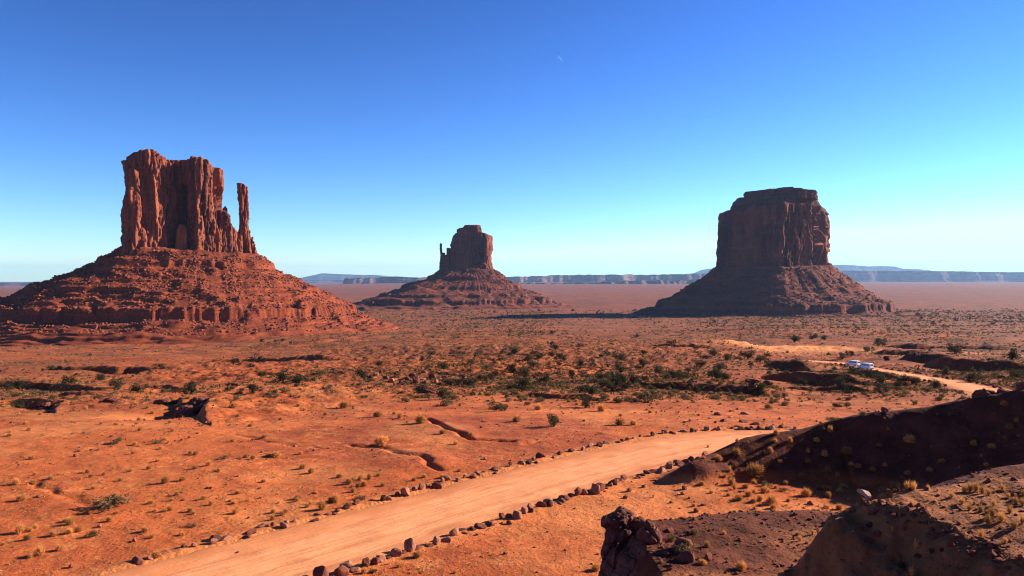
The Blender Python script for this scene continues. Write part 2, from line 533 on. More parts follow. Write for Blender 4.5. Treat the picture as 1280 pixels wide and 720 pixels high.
def ground(x, y, full=False):
    x = np.asarray(x, float); y = np.asarray(y, float)
    D = np.hypot(x, y)
    z = plain_z(x, y)
    # undulation grows with distance
    z = z + 0.05 * fbm2(x / 3.1, y / 3.1, 3) * sstep(20, 60, D)
    z = z + 0.16 * fbm2(x / 13 + 5, y / 13, 3)
    z = z + 0.9 * fbm2(x / 55 + 2, y / 55, 4) * sstep(90, 200, D)
    z = z + 4.0 * fbm2(x / 260, y / 260 + 3, 3) * sstep(300, 1200, D) * (1 - 0.4 * sstep(3000, 6000, D))
    hm = sstep(100, 135, D) * (1 - sstep(700, 1100, D))
    z = z + hm * (0.45 * np.abs(fbm2(x / 11 + 31, y / 11, 4)) * sstep(-0.15, 0.2, noise2(x / 45, y / 45 + 8)) + (0.006 * D) * np.abs(noise2(x / (38 + 0 * D) + 3, y / 38)) ** 1.0 * sstep(150, 260, D))
    # little stepped ledges in the rough ground (left and centre)
    w = 0.5 * np.abs(fbm2(x / 24 - 7, y / 24, 4))
    rough = sstep(95, 125, D) * (1 - sstep(300, 500, D))
    st = 0.5 * (fbm2(x / 40 + 11, y / 22, 4) + 1)
    z = z + rough * 1.5 * (np.floor(st * 7) / 7 + sstep(0.55, 1.0, (st * 7) % 1.0) / 7 - st) * sstep(-0.1, 0.25, noise2(x / 90 + 3, y / 60))
    for (hx, hd, wx, wy, dep) in HOLLOWS:
        cx = (hx - 640) / F * hd
        z = z - dep * np.exp(-((x - cx) / wx) ** 2 - ((y - hd) / wy) ** 2)
    for pts, hw, dep in GULLIES:
        m = (np.abs(x - np.mean([p[0] for p in pts])) < 25) & (np.abs(y - np.mean([p[1] for p in pts])) < 25)
        if m.any():
            wob = 0.5 * noise2(x[m] / 2.3, y[m] / 2.3)
            d, sg, _, _ = seg_near(x[m] + wob, y[m] + wob * 0.7, pts)
            z[m] = z[m] - dep * np.exp(-(d / hw) ** 2) * (1 + 0.4 * noise2(x[m] / 3, y[m] / 3)) + dep * 0.35 * np.exp(-(d / hw / 3) ** 2)
    grav_shade = np.zeros(x.shape)
    for pxd, rise, drop, gv in BANKS:
        pts = [((a - 640) / F * b, b, 0.0) for a, b in pxd]
        pad = 30 + 0.05 * pts[0][1]
        m = (x > min(p[0] for p in pts) - pad) & (x < max(p[0] for p in pts) + pad) & (y > min(p[1] for p in pts) - pad) & (y < max(p[1] for p in pts) + pad)
        if not m.any():
            continue
        xm, ym = x[m], y[m]
        jx = 1.3 * fbm2(xm / 6 + 2, ym / 6, 3); jy = 1.6 * fbm2(xm / 6, ym / 6 + 7, 3)
        d, sg, _, al = seg_near(xm + jx, ym + jy, pts)
        L_ = sum(math.hypot(p[0] - q[0], p[1] - q[1]) for p, q in zip(pts[:-1], pts[1:]))
        taper = np.clip(np.minimum(al, L_ - al) / (0.3 * L_), 0, 1) ** 0.5
        top_ = rise * taper * (1 + 0.35 * noise2(xm / 7, ym / 7))
        W = 7 + rise
        back = z[m] + top_ * np.exp(-(d / W) ** 2)
        front = z[m] - drop * taper * np.exp(-((d - rise) / 4.5) ** 2)
        fr = smax(z[m] + top_ - 0.95 * d, front, 0.35)
        nz = np.where(sg > 0, np.minimum(fr, np.maximum(front, z[m] + top_)), back)
        grav_shade[m] = np.maximum(grav_shade[m], gv * taper * np.where(sg > 0, np.exp(-(d / 5.5) ** 2), 0.7 * np.exp(-(d / 3.0) ** 2)))  # gravel with shade painted in: strong on the front face, weaker behind
        z[m] = nz
    base = z.copy()
    wx = x + 0.5 * noise2(x / 5, y / 5); wy = y + 0.5 * noise2(x / 5 + 40, y / 5)
    rl = 0.22 * fbm2(x / 4.5 + 3, y / 4.5, 4) + 0.03 * fbm2((x + y) / 1.3, (y - x) / 1.1, 2)
    for i, (pts, sf, sb, r, k) in enumerate(CRESTS):
        xs = [p[0] for p in pts]; ys = [p[1] for p in pts]
        pad = 60 if i != 3 else 90
        m = (x > min(xs) - pad) & (x < max(xs) + pad) & (y > min(ys) - pad) & (y < max(ys) + pad)
        if not m.any():
            continue
        d, sg, zc, al = seg_near(wx[m], wy[m], pts)
        s = np.where(sg > 0, sf, sb)
        big = D[m] / 60
        if i == 1:      # flat-topped mound: steep only past its flat top
            hh = zc - np.where(sg > 0, 0.03 * d + 0.9 * np.maximum(0, d - 9), sb * (np.sqrt(d * d + r * r) - r))
            end = pts[0]
            lx = np.maximum(0, (end[0] + 0.2 + (wy[m] - end[1]) * 0.10) - wx[m])
            hh = hh - (1.7 + 0.5 * noise2(x[m] / 1.5, y[m] / 1.5)) * lx
        else:
            hh = zc - s * (np.sqrt(d * d + r * r) - r)
        hh = hh + rl[m] * np.clip(big, 0.5, 3) * sstep(0.0, 2.5, d + 0.8)
        nz = smax(hh, z[m], k)
        grav_shade[m] = np.maximum(grav_shade[m], sstep(0.1, 0.9, nz - base[m]) * (1 if i < 4 else 0.0))
        z[m] = nz
    # dark bank at the bottom right: a flat sunlit top, a steep face towards left and front
    m = (x > -5) & (x < 45) & (y > 5) & (y < 40)
    if m.any():
        jx = 0.45 * fbm2(x[m] / 1.9 + 5, y[m] / 1.9, 3); jy = 0.45 * fbm2(x[m] / 1.9, y[m] / 1.9 + 9, 3)
        d1, s1, z1, a1 = seg_near(wx[m] + jx, wy[m] + jy, RIM)
        d2, s2, z2, _ = seg_near(wx[m], wy[m], RIM_BACK)
        topz = -6.95 + 0.045 * (x[m] - 14) + 0.12 * (y[m] - 25.5) + 0.10 * fbm2(x[m] / 1.7, y[m] / 1.7, 3)
        hh = topz - np.where((s1 > 0) | (a1 < 0.01), 1.08 * (np.sqrt(d1 * d1 + 0.4) - 0.632) - 0.10 * np.abs(((d1 * 2.2 + fbm2(x[m] / 1.2, y[m] / 1.2, 3)) % 1.0) - 0.5) * (d1 < 4) + np.minimum(d1, 1) * (0.35 * fbm2(x[m] / 1.6, y[m] / 1.6, 4) + 0.04 * fbm2((x[m] + y[m]) / 0.9, (y[m] - x[m]) / 0.7, 3)), 0) - np.where(s2 < 0, 0.6 * d2, 0)
        nz = smax(hh, z[m], 0.2)
        grav_shade[m] = np.maximum(grav_shade[m], sstep(0.1, 0.9, nz - z[m]) * (1 - 0.85 * (s1 < 0)))  # shade put into the gravel colour of the steep face, top kept lighter
        z[m] = nz
    d, rz, hw = near_road(x, y)
    f = 1 - sstep(1.0, 2.2, d / hw)
    z = z * (1 - f) + rz * f
    z = z + 0.07 * np.exp(-((d - hw - 0.5) / 0.7) ** 2) * (f > 0) * (1 + noise2(x / 1.1, y / 1.1))
    z = np.where(d < hw + 0.05, np.minimum(z, rz - 0.03), z)
    if full:
        return z, grav_shade, d / hw
    return z


def hit(px, py, d0=8.0, d1=4000.0, n=6000):
    """Where the line of sight through a pixel meets the ground."""
    cx = (px - 640) / F; cy = -(py - 360) / F
    dy = math.cos(PITCH) + cy * math.sin(PITCH); dz = -math.sin(PITCH) + cy * math.cos(PITCH)
    D = np.exp(np.linspace(math.log(d0), math.log(d1), n))
    x = cx / dy * D; z = dz / dy * D
    g = ground(x, D)
    k = np.argmax(g >= z)
    return float(x[k]), float(D[k]), float(g[k])


def project(x, y, z):
    dep = y * math.cos(PITCH) - z * math.sin(PITCH)
    up = y * math.sin(PITCH) + z * math.cos(PITCH)
    return 640 + F * x / dep, 360 - F * up / dep


# ------------------------------------------------------------------ ground sheet
az_f = np.linspace(-37, 37, 960)
az_l = -37 - np.cumsum(np.linspace(0.1, 5.0, 56)); az_r = 37 + np.cumsum(np.linspace(0.1, 5.0, 56))
az = np.concatenate([az_l[::-1], az_f, az_r])
az = np.radians(az[(az > -178) & (az < 178)])


def logr(a, b, q):
    n = int(math.log(b / a) / q)
    return np.exp(np.linspace(math.log(a), math.log(b), n, endpoint=False))


rr = np.concatenate([logr(1.2, 16, 0.06), logr(16, 200, 0.0042), logr(200, 1200, 0.008), logr(1200, 4000, 0.012), logr(4000, 47000, 0.03), [47000]])
RR, AZ = np.meshgrid(rr, az, indexing='ij')
gx = (RR * np.sin(AZ)).ravel(); gy = (RR * np.cos(AZ)).ravel()
gz, ggrav_shade, groad = ground(gx, gy, True)
gD = RR.ravel()
# what the soil is made of at each vertex: R pale sand, G scrub litter, B dark gravel and painted shade, A red crust
dune = np.exp(-((gx - P(960, 0, 395)[0]) / 34) ** 4 - ((gy - 372) / 62) ** 4) * sstep(-0.5, 0.3, noise2(gx / 20, gy / 30) + 0.45)
dune2 = np.exp(-((gx - P(1270, 0, 300)[0]) / 14) ** 2 - ((gy - 300) / 30) ** 2)
pale = np.clip(dune + 0.7 * dune2 + 0.55 * (1 - sstep(1.0, 1.5, groad)), 0, 1)
pale = np.maximum(pale, 0.35 * sstep(0.1, 0.5, fbm2(gx / 20 + 9, gy / 12, 4)) * (1 - sstep(100, 160, gD)))
scr = sstep(150, 420, gD) * (0.55 + 0.6 * fbm2(gx / 120 + 4, gy / 160, 4)) * (1 - dune)
tt = gx / np.maximum(gy, 1)
scr = np.clip(scr * 1.25 * (0.5 + 0.5 * sstep(-0.35, 0.0, tt)), 0, 1) * (1 - 0.75 * sstep(2600, 3400, gD))
red = sstep(-0.15, 0.5, fbm2(gx / 300 + 20, gy / 420, 4) + 0.25 * sstep(-0.2, -0.4, tt)) * sstep(200, 800, gD)
red = np.maximum(red, 0.9 * sstep(0.0, 0.25, 0.35 - np.hypot((gx + 6) / 24, (gy - 84) / 22) * 0.35 + 0.25 * fbm2(gx / 9, gy / 9, 3)) * (gD < 200))
red = np.maximum(red, 0.75 * ((gx > 8) & (gy > 17) & (gy < 27) & (tt < 1.2)))
attr = np.stack([pale, np.clip(scr, 0, 1), np.clip(ggrav_shade, 0, 1), np.clip(red, 0, 1)], 1)

attr2 = np.stack([sstep(900, 2600, gD), sstep(90, 140, gD), 0 * gD], 1)
t = NT('desert_soil')
A = t.attr('soil'); sr = t.sep(A.outputs['Color']); al_ = A.outputs['Alpha']
n_big = t.noise(0.05, 5, 0.6)
n_mid = t.noise(0.6, 5, 0.65)
n_fin = t.noise(5.0, 4, 0.7)
c = t.mix(t.ramp(n_big, [(0.38, 0.0), (0.62, 1.0)]), (0.52, 0.128, 0.034), (0.39, 0.080, 0.022))
c = t.mix(al_, c, (0.34, 0.072, 0.026))
c = t.mix(t.math('MULTIPLY', sr[1], t.ramp(t.noise(0.03, 6, 0.7), [(0.34, 0.15), (0.56, 1.0)])), c, (0.135, 0.066, 0.028))
c = t.mix(t.math('MULTIPLY', sr[1], t.ramp(t.noise(0.16, 5, 0.7), [(0.52, 0.0), (0.60, 0.9)])), c, (0.075, 0.055, 0.025))
c = t.mix(t.math('MULTIPLY', sr[2], 0.88), c, t.mix(t.ramp(n_mid, [(0.4, 0.0), (0.6, 1.0)]), (0.052, 0.016, 0.011), (0.105, 0.029, 0.017)))  # gravel tone, kept dark to paint shade on the bank faces too
c = t.mix(t.math('MULTIPLY', t.sep(t.attr('soil2').outputs['Color'])[0], 0.85), c, t.mix(t.ramp(t.noise(0.0022, 5, 0.65, stretch=(0.35, 1.6, 1)), [(0.42, 0.0), (0.60, 1.0)]), (0.050, 0.038, 0.033), (0.115, 0.050, 0.034)))
c = t.mix(t.math('MULTIPLY', t.sep(t.attr('soil2').outputs['Color'])[1], 0.68), c, t.mix(t.ramp(t.noise(0.02, 6, 0.7, stretch=(0.6, 1, 1)), [(0.40, 0.0), (0.60, 1.0)]), (0.115, 0.040, 0.018), (0.30, 0.064, 0.020)))
c = t.mix(sr[0], c, (0.68, 0.25, 0.080))
straw = t.math('MULTIPLY', t.ramp(t.noise(0.9, 6, 0.75, dist=0.5), [(0.52, 0.0), (0.60, 1.0)]), t.ramp(t.noise(0.07, 4, 0.6), [(0.44, 0.0), (0.58, 0.85)]))
straw = t.math('MULTIPLY', straw, t.math('SUBTRACT', 1.0, sr[2]))
c = t.mix(straw, c, (0.56, 0.185, 0.055))
c = t.mix(0.6, c, t.ramp(t.noise(0.17, 6, 0.7), [(0.32, 0.62), (0.68, 1.25)]), 'MULTIPLY')
c = t.mix(0.55, c, t.ramp(n_mid, [(0.3, 0.72), (0.7, 1.25)]), 'MULTIPLY')
c = t.mix(0.55, c, t.ramp(n_fin, [(0.3, 0.65), (0.7, 1.3)]), 'MULTIPLY')
t.color(c)
t.bump(t.math('ADD', t.math('MULTIPLY', n_mid, 0.6), t.math('MULTIPLY', n_fin, 0.15)), 0.45, 1.0)
soil = t.m

me = mesh_np('ground', np.stack([gx, gy, gz], 1), grid_faces(len(rr), len(az), flip=True), True, {'soil': attr, 'soil2': attr2})
tag(link('ground', me, soil), kind='structure')

# ------------------------------------------------------------------ the dirt road
t = NT('road_dirt')
uv = t.n.new('ShaderNodeUVMap'); uv.uv_map = 'uv'
mp = t.n.new('ShaderNodeMapping'); mp.inputs['Scale'].default_value = (1.0, 0.06, 1); t.l.new(uv.outputs[0], mp.inputs[0])
tracks = t.noise(3.2, 5, 0.7, vec=mp.outputs[0])
c = t.mix(t.ramp(tracks, [(0.35, 0.0), (0.65, 1.0)]), (0.82, 0.335, 0.145), (0.68, 0.245, 0.092))
c = t.mix(0.5, c, t.ramp(t.noise(0.5, 6, 0.7), [(0.3, 0.75), (0.7, 1.2)]), 'MULTIPLY')
sp = t.noise(4.5, 3, 0.6)
c = t.mix(t.ramp(sp, [(0.64, 0.0), (0.70, 0.6)]), c, (0.42, 0.14, 0.055))
lf = t.sep(t.attr('edge').outputs['Color'])[1]
c = t.mix(t.math('MULTIPLY', lf, 0.6), c, (0.58, 0.185, 0.062))
rt = t.sep(t.attr('edge').outputs['Color'])[2]
c = t.mix(t.math('MULTIPLY', rt, 0.55), c, (0.50, 0.165, 0.060))
edge = t.sep(t.attr('edge').outputs['Color'])[0]
c = t.mix(t.math('MULTIPLY', edge, 0.8), c, (0.47, 0.155, 0.055))
t.color(c)
t.bump(t.math('ADD', tracks, t.math('MULTIPLY', sp, 0.3)), 0.10, 0.8)
nx = 64
tang = np.gradient(road_xy, axis=0); tang /= np.linalg.norm(tang, axis=1)[:, None]
nrm = np.stack([tang[:, 1], -tang[:, 0]], 1)
# resample finely along
ss = np.arange(0, road_s[-1], 0.3)
rx = np.interp(ss, road_s, road_xy[:, 0]); ry = np.interp(ss, road_s, road_xy[:, 1]); rzz = np.interp(ss, road_s, road_z)
rnx = np.interp(ss, road_s, nrm[:, 0]); rny = np.interp(ss, road_s, nrm[:, 1]); rh = np.interp(ss, road_s, road_hw)
wv = np.linspace(-1, 1, nx)
e_off = 0.9 * fbm2(ss / 3.0, ss * 0 + 3.3, 3)
X = rx[:, None] + rnx[:, None] * wv * (rh - 0.15 + e_off * 0.4)[:, None]
Y = ry[:, None] + rny[:, None] * wv * (rh - 0.15 + e_off * 0.4)[:, None]
rut = -0.05 * np.exp(-((np.abs(wv + 0.05 * np.sin(ss / 9.0)[:, None]) - 0.38) / 0.07) ** 2) - 0.03 * np.exp(-((wv - 0.78 + 0.06 * np.sin(ss / 6.0)[:, None]) / 0.04) ** 2) + 0.008 * np.sin(ss[:, None] * 5.2 + 2 * wv) * sstep(0.0, 0.4, noise2(X / 6, Y / 6))
Z = rzz[:, None] + 0.03 + rut * 0.8 + 0.02 * fbm2(X / 1.7, Y / 1.7, 3) - 0.05 * sstep(0.93, 1.0, np.abs(wv))
rutm = np.clip(np.exp(-((np.abs(wv + 0.05 * np.sin(ss / 9.0)[:, None]) - 0.38) / 0.09) ** 2) + np.exp(-((wv - 0.78 + 0.06 * np.sin(ss / 6.0)[:, None]) / 0.04) ** 2) + 0.8 * np.exp(-((wv + 0.12 * np.sin(ss / 17.0)[:, None] + 0.05) / 0.035) ** 2), 0, 1) * sstep(-0.25, 0.35, noise2(X / 2.6, Y / 2.6))
me = mesh_np('dirt_road', np.stack([X, Y, Z], -1).reshape(-1, 3), grid_faces(len(ss), nx), True,
             {'edge': np.stack([sstep(0.6, 1.0, np.abs(wv) + 0.25 * noise2(X / 3, Y / 3)).reshape(-1), sstep(0.25, 0.6, -wv + 0.3 * noise2(X / 2, Y / 2)).reshape(-1), rutm.reshape(-1)], 1)})
uvl = me.uv_layers.new(name='uv')
li = np.zeros(len(me.loops), np.int32); me.loops.foreach_get('vertex_index', li)
uvv = np.stack([np.broadcast_to(wv * 4.3, X.shape), np.broadcast_to(ss[:, None], X.shape)], -1).reshape(-1, 2)[li]
uvl.data.foreach_set('uv', np.ascontiguousarray(uvv, np.float32).ravel())
tag(link('dirt_road', me, t.m), kind='structure')


# ------------------------------------------------------------------ buttes
def plan_radius(poly, th, blur=0):
    """Star-shaped plan: radius at angles th of a polygon round the origin."""
    p = np.array(poly, float)
    q = np.roll(p, -1, axis=0)
    c, s = np.cos(th)[:, None], np.sin(th)[:, None]
    ex, ey = (q - p)[:, 0][None], (q - p)[:, 1][None]
    den = c * ey - s * ex
    den = np.where(np.abs(den) < 1e-9, 1e-9, den)
    r = (p[:, 0][None] * ey - p[:, 1][None] * ex) / den
    u = (p[:, 0][None] * s - p[:, 1][None] * c) / den
    ok = (u >= -1e-6) & (u <= 1 + 1e-6) & (r > 0)
    R = np.where(ok, r, 0).max(1)
    if blur:
        k = np.hanning(blur * 2 + 1); k /= k.sum()
        R = np.convolve(np.concatenate([R[-blur:], R, R[:blur]]), k, 'valid')
    return R


def ell(ru, rv, n=2.6, m=48):
    a = np.linspace(0, 2 * math.pi, m, endpoint=False)
    return np.stack([ru * np.sign(np.cos(a)) * np.abs(np.cos(a)) ** (2 / n), rv * np.sign(np.sin(a)) * np.abs(np.sin(a)) ** (2 / n)], 1)


def cliff(cu, cv, poly, z0, top, step, seed, S=1.0, taper=0.06, flare=0.0, crease=1.0, blocks=1.0, dome=2.0, rim=1.8, blur=4, cap=8, lump=1.0, base_rough=0.0, facet=1.0):
    """One wall of rock: plan polygon, foot z0, top(u, v) -> z. S is the size of the fluting in metres (1 = West butte)."""
    per = np.sum(np.hypot(*(np.array(poly) - np.roll(np.array(poly), 1, axis=0)).T))
    n = max(24, int(per / step))
    th = np.linspace(0, 2 * math.pi, n, endpoint=False)
    R = plan_radius(poly, th, min(blur, n // 8))
    pu = cu + R * np.cos(th); pv = cv + R * np.sin(th)
    zt = top(pu, pv)
    m = max(12, int((np.max(zt) - z0) / step))
    f = np.linspace(0, 1, m)
    Z = z0 + f[:, None] * (zt[None] - z0)
    edge = np.clip((zt[None] - Z) / rim, 0, 1)
    sc = 1 - taper * f[:, None] + flare * np.exp(-f[:, None] / 0.10) - (1 - np.sqrt(1 - (1 - edge) ** 2)) * min(0.35, rim / R.min() * 0.6)
    U = cu + R[None] * np.cos(th)[None] * sc; V = cv + R[None] * np.sin(th)[None] * sc
    o = seed * 13.7
    d = lump * S * 4.5 * fbm3(U / (26 * S) + o, V / (34 * S), Z / (150 * S), 3)
    n1 = np.abs(noise3(U / (17 * S) + o, V / (17 * S) + 3, Z / (120 * S)))
    n2 = np.abs(noise3(U / (8 * S) - o, V / (8 * S), Z / (60 * S) + 2))
    d -= crease * S * (6.0 * (1 - np.minimum(n1 * 2.3, 1)) ** 2.0 + 2.4 * (1 - np.minimum(n2 * 2.4, 1)) ** 2)
    sp = fbm3(U / (15 * S) + 8, V / (15 * S) + o, Z / (26 * S), 2)
    d += blocks * S * 2.4 * (np.floor(sp * 3) / 3 + 0.33 * sstep(0.7, 1.0, (sp * 3) % 1.0))
    wx_ = 2.5 * S * noise3(U / (9 * S), V / (9 * S), Z / (22 * S) + o)
    c1, e1 = worley3((U + wx_) / (15 * S) + o, (V - wx_) / (15 * S), Z / (75 * S) + o)
    c2, e2 = worley3((U - wx_) / (6.5 * S) + o, (V + wx_) / (6.5 * S) + 5, Z / (24 * S))
    d += facet * S * (4.2 * c1 - 2.6 * (1 - np.minimum(1, e1 * 8)) + 1.5 * c2 - 1.0 * (1 - np.minimum(1, e2 * 7)))
    d += S * 0.8 * np.floor(2.5 * noise3(U / (70 * S), V / (70 * S), Z / (6 * S) + o)) / 2.5
    d += S * 0.7 * fbm3(U / (3.2 * S), V / (3.2 * S) + o, Z / (7 * S), 3)
    if base_rough:
        b = np.exp(-(f[:, None] / 0.14) ** 2)
        lz = Z / (3.4 * S) + 0.6 * noise3(U / (20 * S), V / (20 * S), 0 * Z)
        d += base_rough * S * b * (1.2 * (1 - sstep(0.0, 0.35, lz % 1.0)) + 1.6 * np.maximum(0, noise3(U / (5 * S), V / (5 * S), Z / (30 * S))))
    sm = np.minimum(1.0, R[None] / (9 * S))
    U = U + d * np.cos(th)[None] * sm; V = V + d * np.sin(th)[None] * sm
    # the cap
    rows_u, rows_v, rows_z = [U], [V], [Z]
    ku, kv = U[-1], V[-1]
    for k in range(1, cap + 1):
        q = 1 - k / (cap + 0.3)
        uu = cu + (ku - cu) * q; vv = cv + (kv - cv) * q
        zz = top(uu, vv) + dome * (1 - q * q) + 0.25 * dome * fbm2(uu / (7 * S) + o, vv / (7 * S), 3) * min(1, 3 * (1 - q))
        zz = np.where(k == 1, np.maximum(zz, Z[-1] + 0.1), zz)
        rows_u.append(uu[None]); rows_v.append(vv[None]); rows_z.append(zz[None])
    U = np.concatenate(rows_u); V = np.concatenate(rows_v); Z = np.concatenate(rows_z)
    return np.stack([U, V, Z], -1).reshape(-1, 3), grid_faces(len(U), n, wrap=True)


def merge(parts):
    vs_, fs_, o = [], [], 0
    for v, f in parts:
        vs_.append(v); fs_.append(f + o); o += len(v)
    return np.concatenate(vs_), np.concatenate(fs_)


def talus(plan, prof, z_shift, seed, nth=1000, nr=300, gully=1.0, ledges=(), S=1.0, lsc=None, inner=0.8, scallop=1.0, band=130.0, tilt=0.0, prof2=None):
    """Skirt of broken rock round a cliff: plan radius function, profile (distance from the cliff foot -> z)."""
    th = np.linspace(0, 2 * math.pi, nth, endpoint=False)
    R0 = plan(th)
    pd = np.array(prof, float)
    L = pd[-1, 0]
    q = np.concatenate([np.linspace(-1, 0, 8, endpoint=False), np.linspace(0, 1, nr)])
    ls = np.ones(nth) if lsc is None else lsc(th)
    r = np.where(q[:, None] < 0, R0[None] * (1 + (1 - inner) * q[:, None]), R0[None] + q[:, None] * L * ls[None])
    U = r * np.cos(th)[None]; V = r * np.sin(th)[None]
    dist = np.maximum(0, q[:, None]) * L
    wob = S * (7 * fbm2(U / (60 * S) + seed, V / (60 * S), 3) * np.minimum(1, dist / (20 * S))) * (1 - 0.55 * sstep(100 * S, 150 * S, dist))
    # gullies running downhill
    ang = np.stack([np.cos(th), np.sin(th)])
    g = noise2(ang[0][None] * 6 + seed + 0.010 / S * dist, ang[1][None] * 6 + 0.010 / S * dist) + 0.35 * noise2(ang[0][None] * 13 + 0.02 / S * dist, ang[1][None] * 13 + seed)
    wob = wob + gully * S * 3.2 * (np.abs(g) - 0.3) * np.minimum(1, dist / (25 * S)) * (1 - np.clip(dist / (0.75 * L), 0, 1))
    scallop = scallop * (0.5 + 1.2 * np.clip(noise2(U / (60 * S), V / (60 * S) + 3) + 0.4, 0, 1))
    wob = wob + scallop * S * np.exp(-((dist - band) / (22 * S)) ** 2) * (9 * np.abs(noise2(U / (26 * S) + 5, V / (26 * S))) + 3.5 * np.abs(noise2(U / (9 * S), V / (9 * S) + 2)) - 3)
    Z = np.interp(np.maximum(0, dist - wob), pd[:, 0], pd[:, 1])
    if prof2 is not None:
        p2 = np.array(prof2, float)
        Z = Z + (np.interp(np.maximum(0, dist - wob), p2[:, 0], p2[:, 1]) - Z) * sstep(40, 105, U + 25 * noise2(U / 40, V / 40))
    Z = np.where(q[:, None] < 0, pd[0, 1] + 2, Z)
    zs = Z.copy()
    for (zl, h, w, a, fr) in ledges:        # level, drop, sharpness, how broken, along-noise frequency
        jit = S * 1.1 * noise2(U / (45 * S) + zl, V / (45 * S)) + S * 0.25 * noise2(U / (11 * S), V / (11 * S) + zl)
        msk = sstep(-a, 0.25 - a * 0.5, noise2(U / (fr * S) + zl * 3.1, V / (fr * S)) + 0.25 * noise2(U / (20 * S), V / (20 * S) + zl)) if a < 1 else 1.0
        zs = zs + h * msk * (sstep(-w, w, Z - zl - jit) - 0.5) * np.exp(-((Z - zl) / (h * 2.6)) ** 2)
    Z = zs + S * (0.16 * fbm2(U / (8 * S) + 3, V / (8 * S), 4) + 0.30 * fbm2(U / (2.0 * S), V / (2.0 * S) + 7, 3)) * np.minimum(1, dist / (6 * S)) * (1 - 0.45 * sstep(band, band + 25 * S, dist))
    Z = Z + S * 3.5 * fbm2(U / (26 * S) + seed, V / (26 * S), 4) * np.exp(-dist / (16 * S)) + tilt * U * np.exp(-dist / (60 * S))
    return np.stack([U, V, Z + z_shift], -1).reshape(-1, 3), grid_faces(len(q), nth, wrap=True, flip=True), (U, V, Z + z_shift, dist)


def rubble(U, V, Z, dist, n, smin, smax, seed, front=True, dmin=3, dmax=1e9, dens=None):
    """Loose blocks lying on a talus: many small angular stones in one mesh."""
    r = np.random.RandomState(seed)
    rows, cols = U.shape
    i = r.randint(9, rows - 1, n * 3); j = r.randint(0, cols, n * 3)
    u, v, z, dd = U[i, j], V[i, j], Z[i, j], np.broadcast_to(dist, U.shape)[i, j]
    ok = (dd > dmin) & (dd < dmax)
    if front:
        ok &= v < 70
    ok &= (noise2(u / 22 + seed, v / 22) + 0.3 * r.normal(size=len(u))) > -0.1
    u, v, z = u[ok][:n], v[ok][:n], z[ok][:n]
    return stones(np.stack([u, v, z], 1), smin + (smax - smin) * r.rand(len(u)) ** 4, r)


_ic = None


def ico_base(sub=1):
    bm = bmesh.new()
    bmesh.ops.create_icosphere(bm, subdivisions=sub, radius=1)
    v = np.array([x.co[:] for x in bm.verts]); f = np.array([[q.index for q in x.verts] for x in bm.faces])
    bm.free()
    return v, f


def stones(pts, size, r, flat=0.75, sink=0.25):
    v0, f0 = ico_base(1)
    n = len(pts)
    k = len(v0)
    sc = size[:, None] * np.stack([0.8 + 0.5 * r.rand(n), 0.8 + 0.5 * r.rand(n), flat * (0.7 + 0.6 * r.rand(n))], 1)
    jit = 1 + 0.33 * r.normal(size=(n, k, 1)).clip(-1.4, 1.4)
    a = r.rand(n) * 6.283
    b = v0[None] * jit * sc[:, None]
    ca, sa = np.cos(a)[:, None], np.sin(a)[:, None]
    V = np.stack([b[..., 0] * ca - b[..., 1] * sa, b[..., 0] * sa + b[..., 1] * ca, b[..., 2]], -1)
    V = V + pts[:, None] + np.array([0, 0, 1])[None, None] * (size * (flat * 0.8 - sink))[:, None, None]
    Fc = f0[None] + (np.arange(n) * k)[:, None, None]
    return V.reshape(-1, 3), Fc.reshape(-1, 3)


def butte_frame(px, D):
    t_ = (px - 640) / F
    a = math.atan(t_)
    e = empty('butte', (t_ * D, D, 0), -a)
    return e, math.cos(a)


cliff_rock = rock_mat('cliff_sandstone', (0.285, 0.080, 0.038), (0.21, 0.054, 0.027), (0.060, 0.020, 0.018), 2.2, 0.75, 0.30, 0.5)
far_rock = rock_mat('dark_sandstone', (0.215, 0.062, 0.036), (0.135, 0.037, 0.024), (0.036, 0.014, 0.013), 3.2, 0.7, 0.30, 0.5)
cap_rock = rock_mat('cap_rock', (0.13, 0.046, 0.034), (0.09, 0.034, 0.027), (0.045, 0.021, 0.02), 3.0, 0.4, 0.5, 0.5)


def talus_mat(name, a, b, scrub, s):
    t = NT(name)
    n1 = t.noise(0.03 / s, 5, 0.6)
    c = t.mix(t.ramp(n1, [(0.36, 0.0), (0.64, 1.0)]), a, b)
    bed = t.noise(0.22 / s, 3, 0.6, stretch=(0.03, 0.03, 1.0))
    c = t.mix(0.55, c, t.ramp(bed, [(0.36, 0.6), (0.64, 1.3)]), 'MULTIPLY')
    sp = t.noise(0.5 / s, 4, 0.75)
    c = t.mix(0.8, c, t.ramp(sp, [(0.34, 0.5), (0.66, 1.45)]), 'MULTIPLY')
    sb = t.math('MULTIPLY', t.ramp(t.noise(0.45 / s, 3, 0.7), [(0.56, 0.0), (0.64, 1.0)]), t.ramp(t.noise(0.022 / s, 4, 0.6), [(0.42, 0.0), (0.60, 0.8)]))
    c = t.mix(sb, c, scrub)
    t.color(c)
    t.bump(t.math('ADD', sp, t.math('MULTIPLY', bed, 0.6)), 0.6 * s, 0.9)
    return t.m


tal_w = talus_mat('talus_soil', (0.25, 0.052, 0.020), (0.185, 0.038, 0.016), (0.08, 0.048, 0.024), 1.0)
tal_f = talus_mat('far_talus_soil', (0.19, 0.050, 0.028), (0.14, 0.038, 0.022), (0.07, 0.045, 0.027), 1.7)
rub_w = rock_mat('rubble_rock', (0.30, 0.085, 0.040), (0.20, 0.050, 0.025), (0.12, 0.045, 0.035), 0.6, 0.5, 0.1, 0.3)
rub_f = rock_mat('far_rubble_rock', (0.22, 0.075, 0.045), (0.14, 0.045, 0.03), (0.07, 0.028, 0.025), 0.8, 0.5, 0.1, 0.3)

